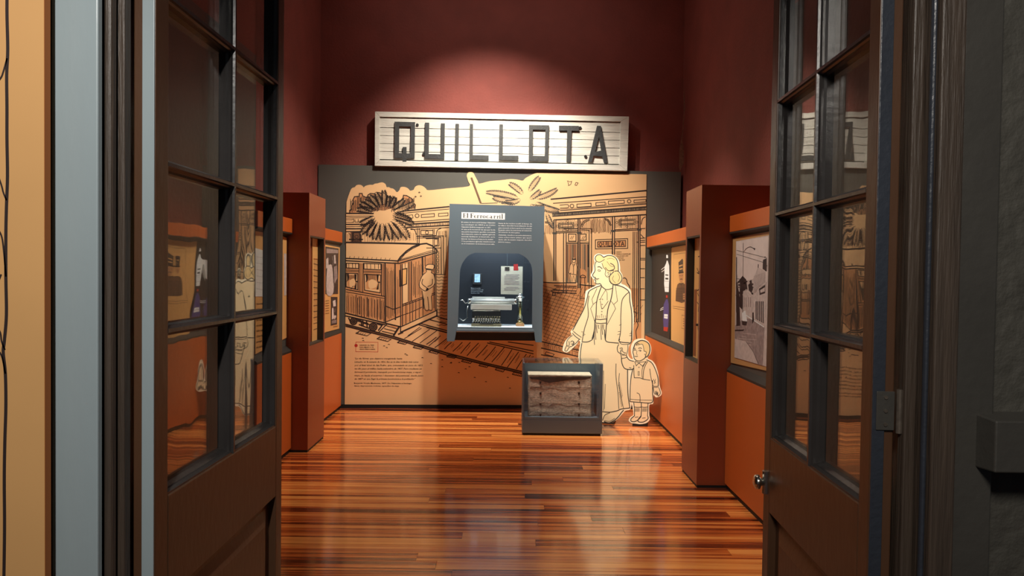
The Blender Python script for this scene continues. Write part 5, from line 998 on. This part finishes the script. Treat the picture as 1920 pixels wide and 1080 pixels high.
# ------------------------------------------------------------------ the two glazed leaves
def leaf(name, label, s, X, Dh, g0, Dm, g1, Df, zs, top, tilt=0):
    """s=-1 left, +1 right; inner face at |X|, thickness goes outward. zs: glazing levels, absolute"""
    t = tag(thing(name, label, None, (s*X, Dh, .02)), kind='structure')
    x0, x1 = s*X, s*(X+.046)
    def bx(n, y0, y1, z0, z1, a=x0, b=x1, m='brownd', bev=.003, **k): return MB().box(a, b, y0, y1, z0, z1).build(n, M[m], t, bevel=bev, **k)
    bx('stile', Dh+.004, g0, .02, top); bx('stile', g1, Df, .02, top)
    MB().box(x0+s*.001, x0+s*.026, Dh, Dh+.0038, .02, top).build('edge_strip', M['greyp'] if s < 0 else M['edged'], t, bevel=.001)
    bx('top_rail', g0, g1, zs[-1], top); 
    zb = zs[0]-.225
    bx('lock_rail', g0, g1, zb, zs[0]); bx('bottom_rail', g0, g1, .02, .26)
    # raised and recessed lower panel
    bx('lower_panel', g0, g1, .26, zb, x0+s*.022, x0+s*.034, bev=0)
    MB().add([(x0+s*.022, g0+.03, .29), (x0+s*.022, g1-.03, .29), (x0+s*.022, g1-.03, zb-.03), (x0+s*.022, g0+.03, zb-.03), (x0+s*.008, g0+.07, .33), (x0+s*.008, g1-.07, .33), (x0+s*.008, g1-.07, zb-.07), (x0+s*.008, g0+.07, zb-.07)],
             [(0, 3, 2, 1), (4, 5, 6, 7), (0, 1, 5, 4), (1, 2, 6, 5), (2, 3, 7, 6), (3, 0, 4, 7)]).build('raised_field', M['brownd'], t)
    gx = x0+s*.038      # glass
    # glazing bars: narrow nose, wider at the glass
    prof = [(-.004, 0), (.004, 0), (.006, .006), (.010, .010), (.010, .016), (.014, .022), (.014, .040), (-.014, .040), (-.014, .022), (-.010, .016), (-.010, .010), (-.006, .006)]
    MB().prism(prof, lambda u, v, d: Vector((x0+s*v, Dm+u, d)), zs[0], zs[-1]).build('glazing_bar', M['munt'], t)
    for z in zs[1:-1]:
        for ya, yb in ((g0, Dm-.004), (Dm+.004, g1)):
            MB().prism(prof, lambda u, v, d, z=z: Vector((x0+s*v, d, z+u)), ya, yb).build('glazing_bar', M['munt'], t)
    # stepped beads round the opening
    bead = [(0, .004), (.004, .004), (.008, .012), (.008, .018), (.016, .026), (.016, .040), (0, .040)]
    MB().prism(bead, lambda u, v, d: Vector((x0+s*v, g0+u, d)), zs[0], zs[-1]).build('bead', M['munt'], t)
    MB().prism(bead, lambda u, v, d: Vector((x0+s*v, g1-u, d)), zs[0], zs[-1]).build('bead', M['munt'], t)
    MB().prism(bead, lambda u, v, d: Vector((x0+s*v, d, zs[0]+u)), g0, g1).build('bead', M['munt'], t)
    for a, b in zip(zs[:-1], zs[1:]):
        for ya, yb in ((g0+.012, Dm-.010), (Dm+.010, g1-.012)):
            MB().box(gx-.0012*s, gx+.0012*s, ya, yb, a+.010, b-.010).build('pane', M['glassd'], t)
    for hz in (.35, at(1690, 770, 1.42).z, 2.45):
        h = MB(); h.tube([(s*(X+.053), Dh-.004, hz-.045), (s*(X+.053), Dh-.004, hz+.045)], .0065, 10)
        ho = h.build('hinge', M['steel'], t, smooth=False)
        if s > 0: MB().box(s*(X+.008), s*(X+.044), Dh-.003, Dh-.0005, hz-.04, hz+.04).build('hinge_leaf', M['char'], ho, bevel=.001)
        for kz in ((-.028, 0, .028) if s > 0 else ()): MB().tube([(s*(X+.026), Dh-.005, hz+kz), (s*(X+.026), Dh-.0028, hz+kz)], .004, 8).build('screw', M['steel'], ho)
    if tilt:
        t.rotation_euler = (0, 0, math.radians(tilt))
    return t
E = 1.45
zl = [E+v for v in (-.495, -.135, .226, .587, .948, 1.309)]
zr = [E+v for v in (-.483, -.149, .185, .519, .853, 1.187)]
dl = leaf('door_1', 'left glazed door leaf, dark brown, open into the gallery', -1, .740, 1.447, 1.507, 1.865, 2.195, 2.25, zl, 2.88, -.4)
dr = leaf('door_2', 'right glazed door leaf, dark brown, open into the gallery', 1, .750, 1.420, 1.472, 1.765, 2.065, 2.12, zr, 2.88, -3.3)
# knob on the right leaf
k0 = at(1434, 901, 2.11)
KX, KY = .750, 2.095
kn = MB(); kn.tube([(KX, KY, k0.z-.034), (KX, KY, k0.z+.034)], [.012, .012], 14); kk = kn.build('knob_plate', M['chrome'], dr)
kn = MB(); kn.tube([(KX-.005, KY, k0.z), (KX-.016, KY, k0.z), (KX-.022, KY, k0.z), (KX-.032, KY, k0.z), (KX-.037, KY, k0.z)], [.009, .012, .022, .021, .012], 16); kn.build('door_knob', M['chrome'], dr, smooth=True)

# added charcoal boxes that keep the backdrop of the door glass dark
tag(MB().box(WLX, -1.735, 1.571, 4.735, 0, 2.9).build('dark_backing_left', M['char']), 'added dark backing behind the left door glass', kind='structure')
tag(MB().box(1.50, WRX, 1.571, 3.895, 0, 2.9).build('dark_backing_right', M['char']), 'added dark backing behind the right door glass', kind='structure')
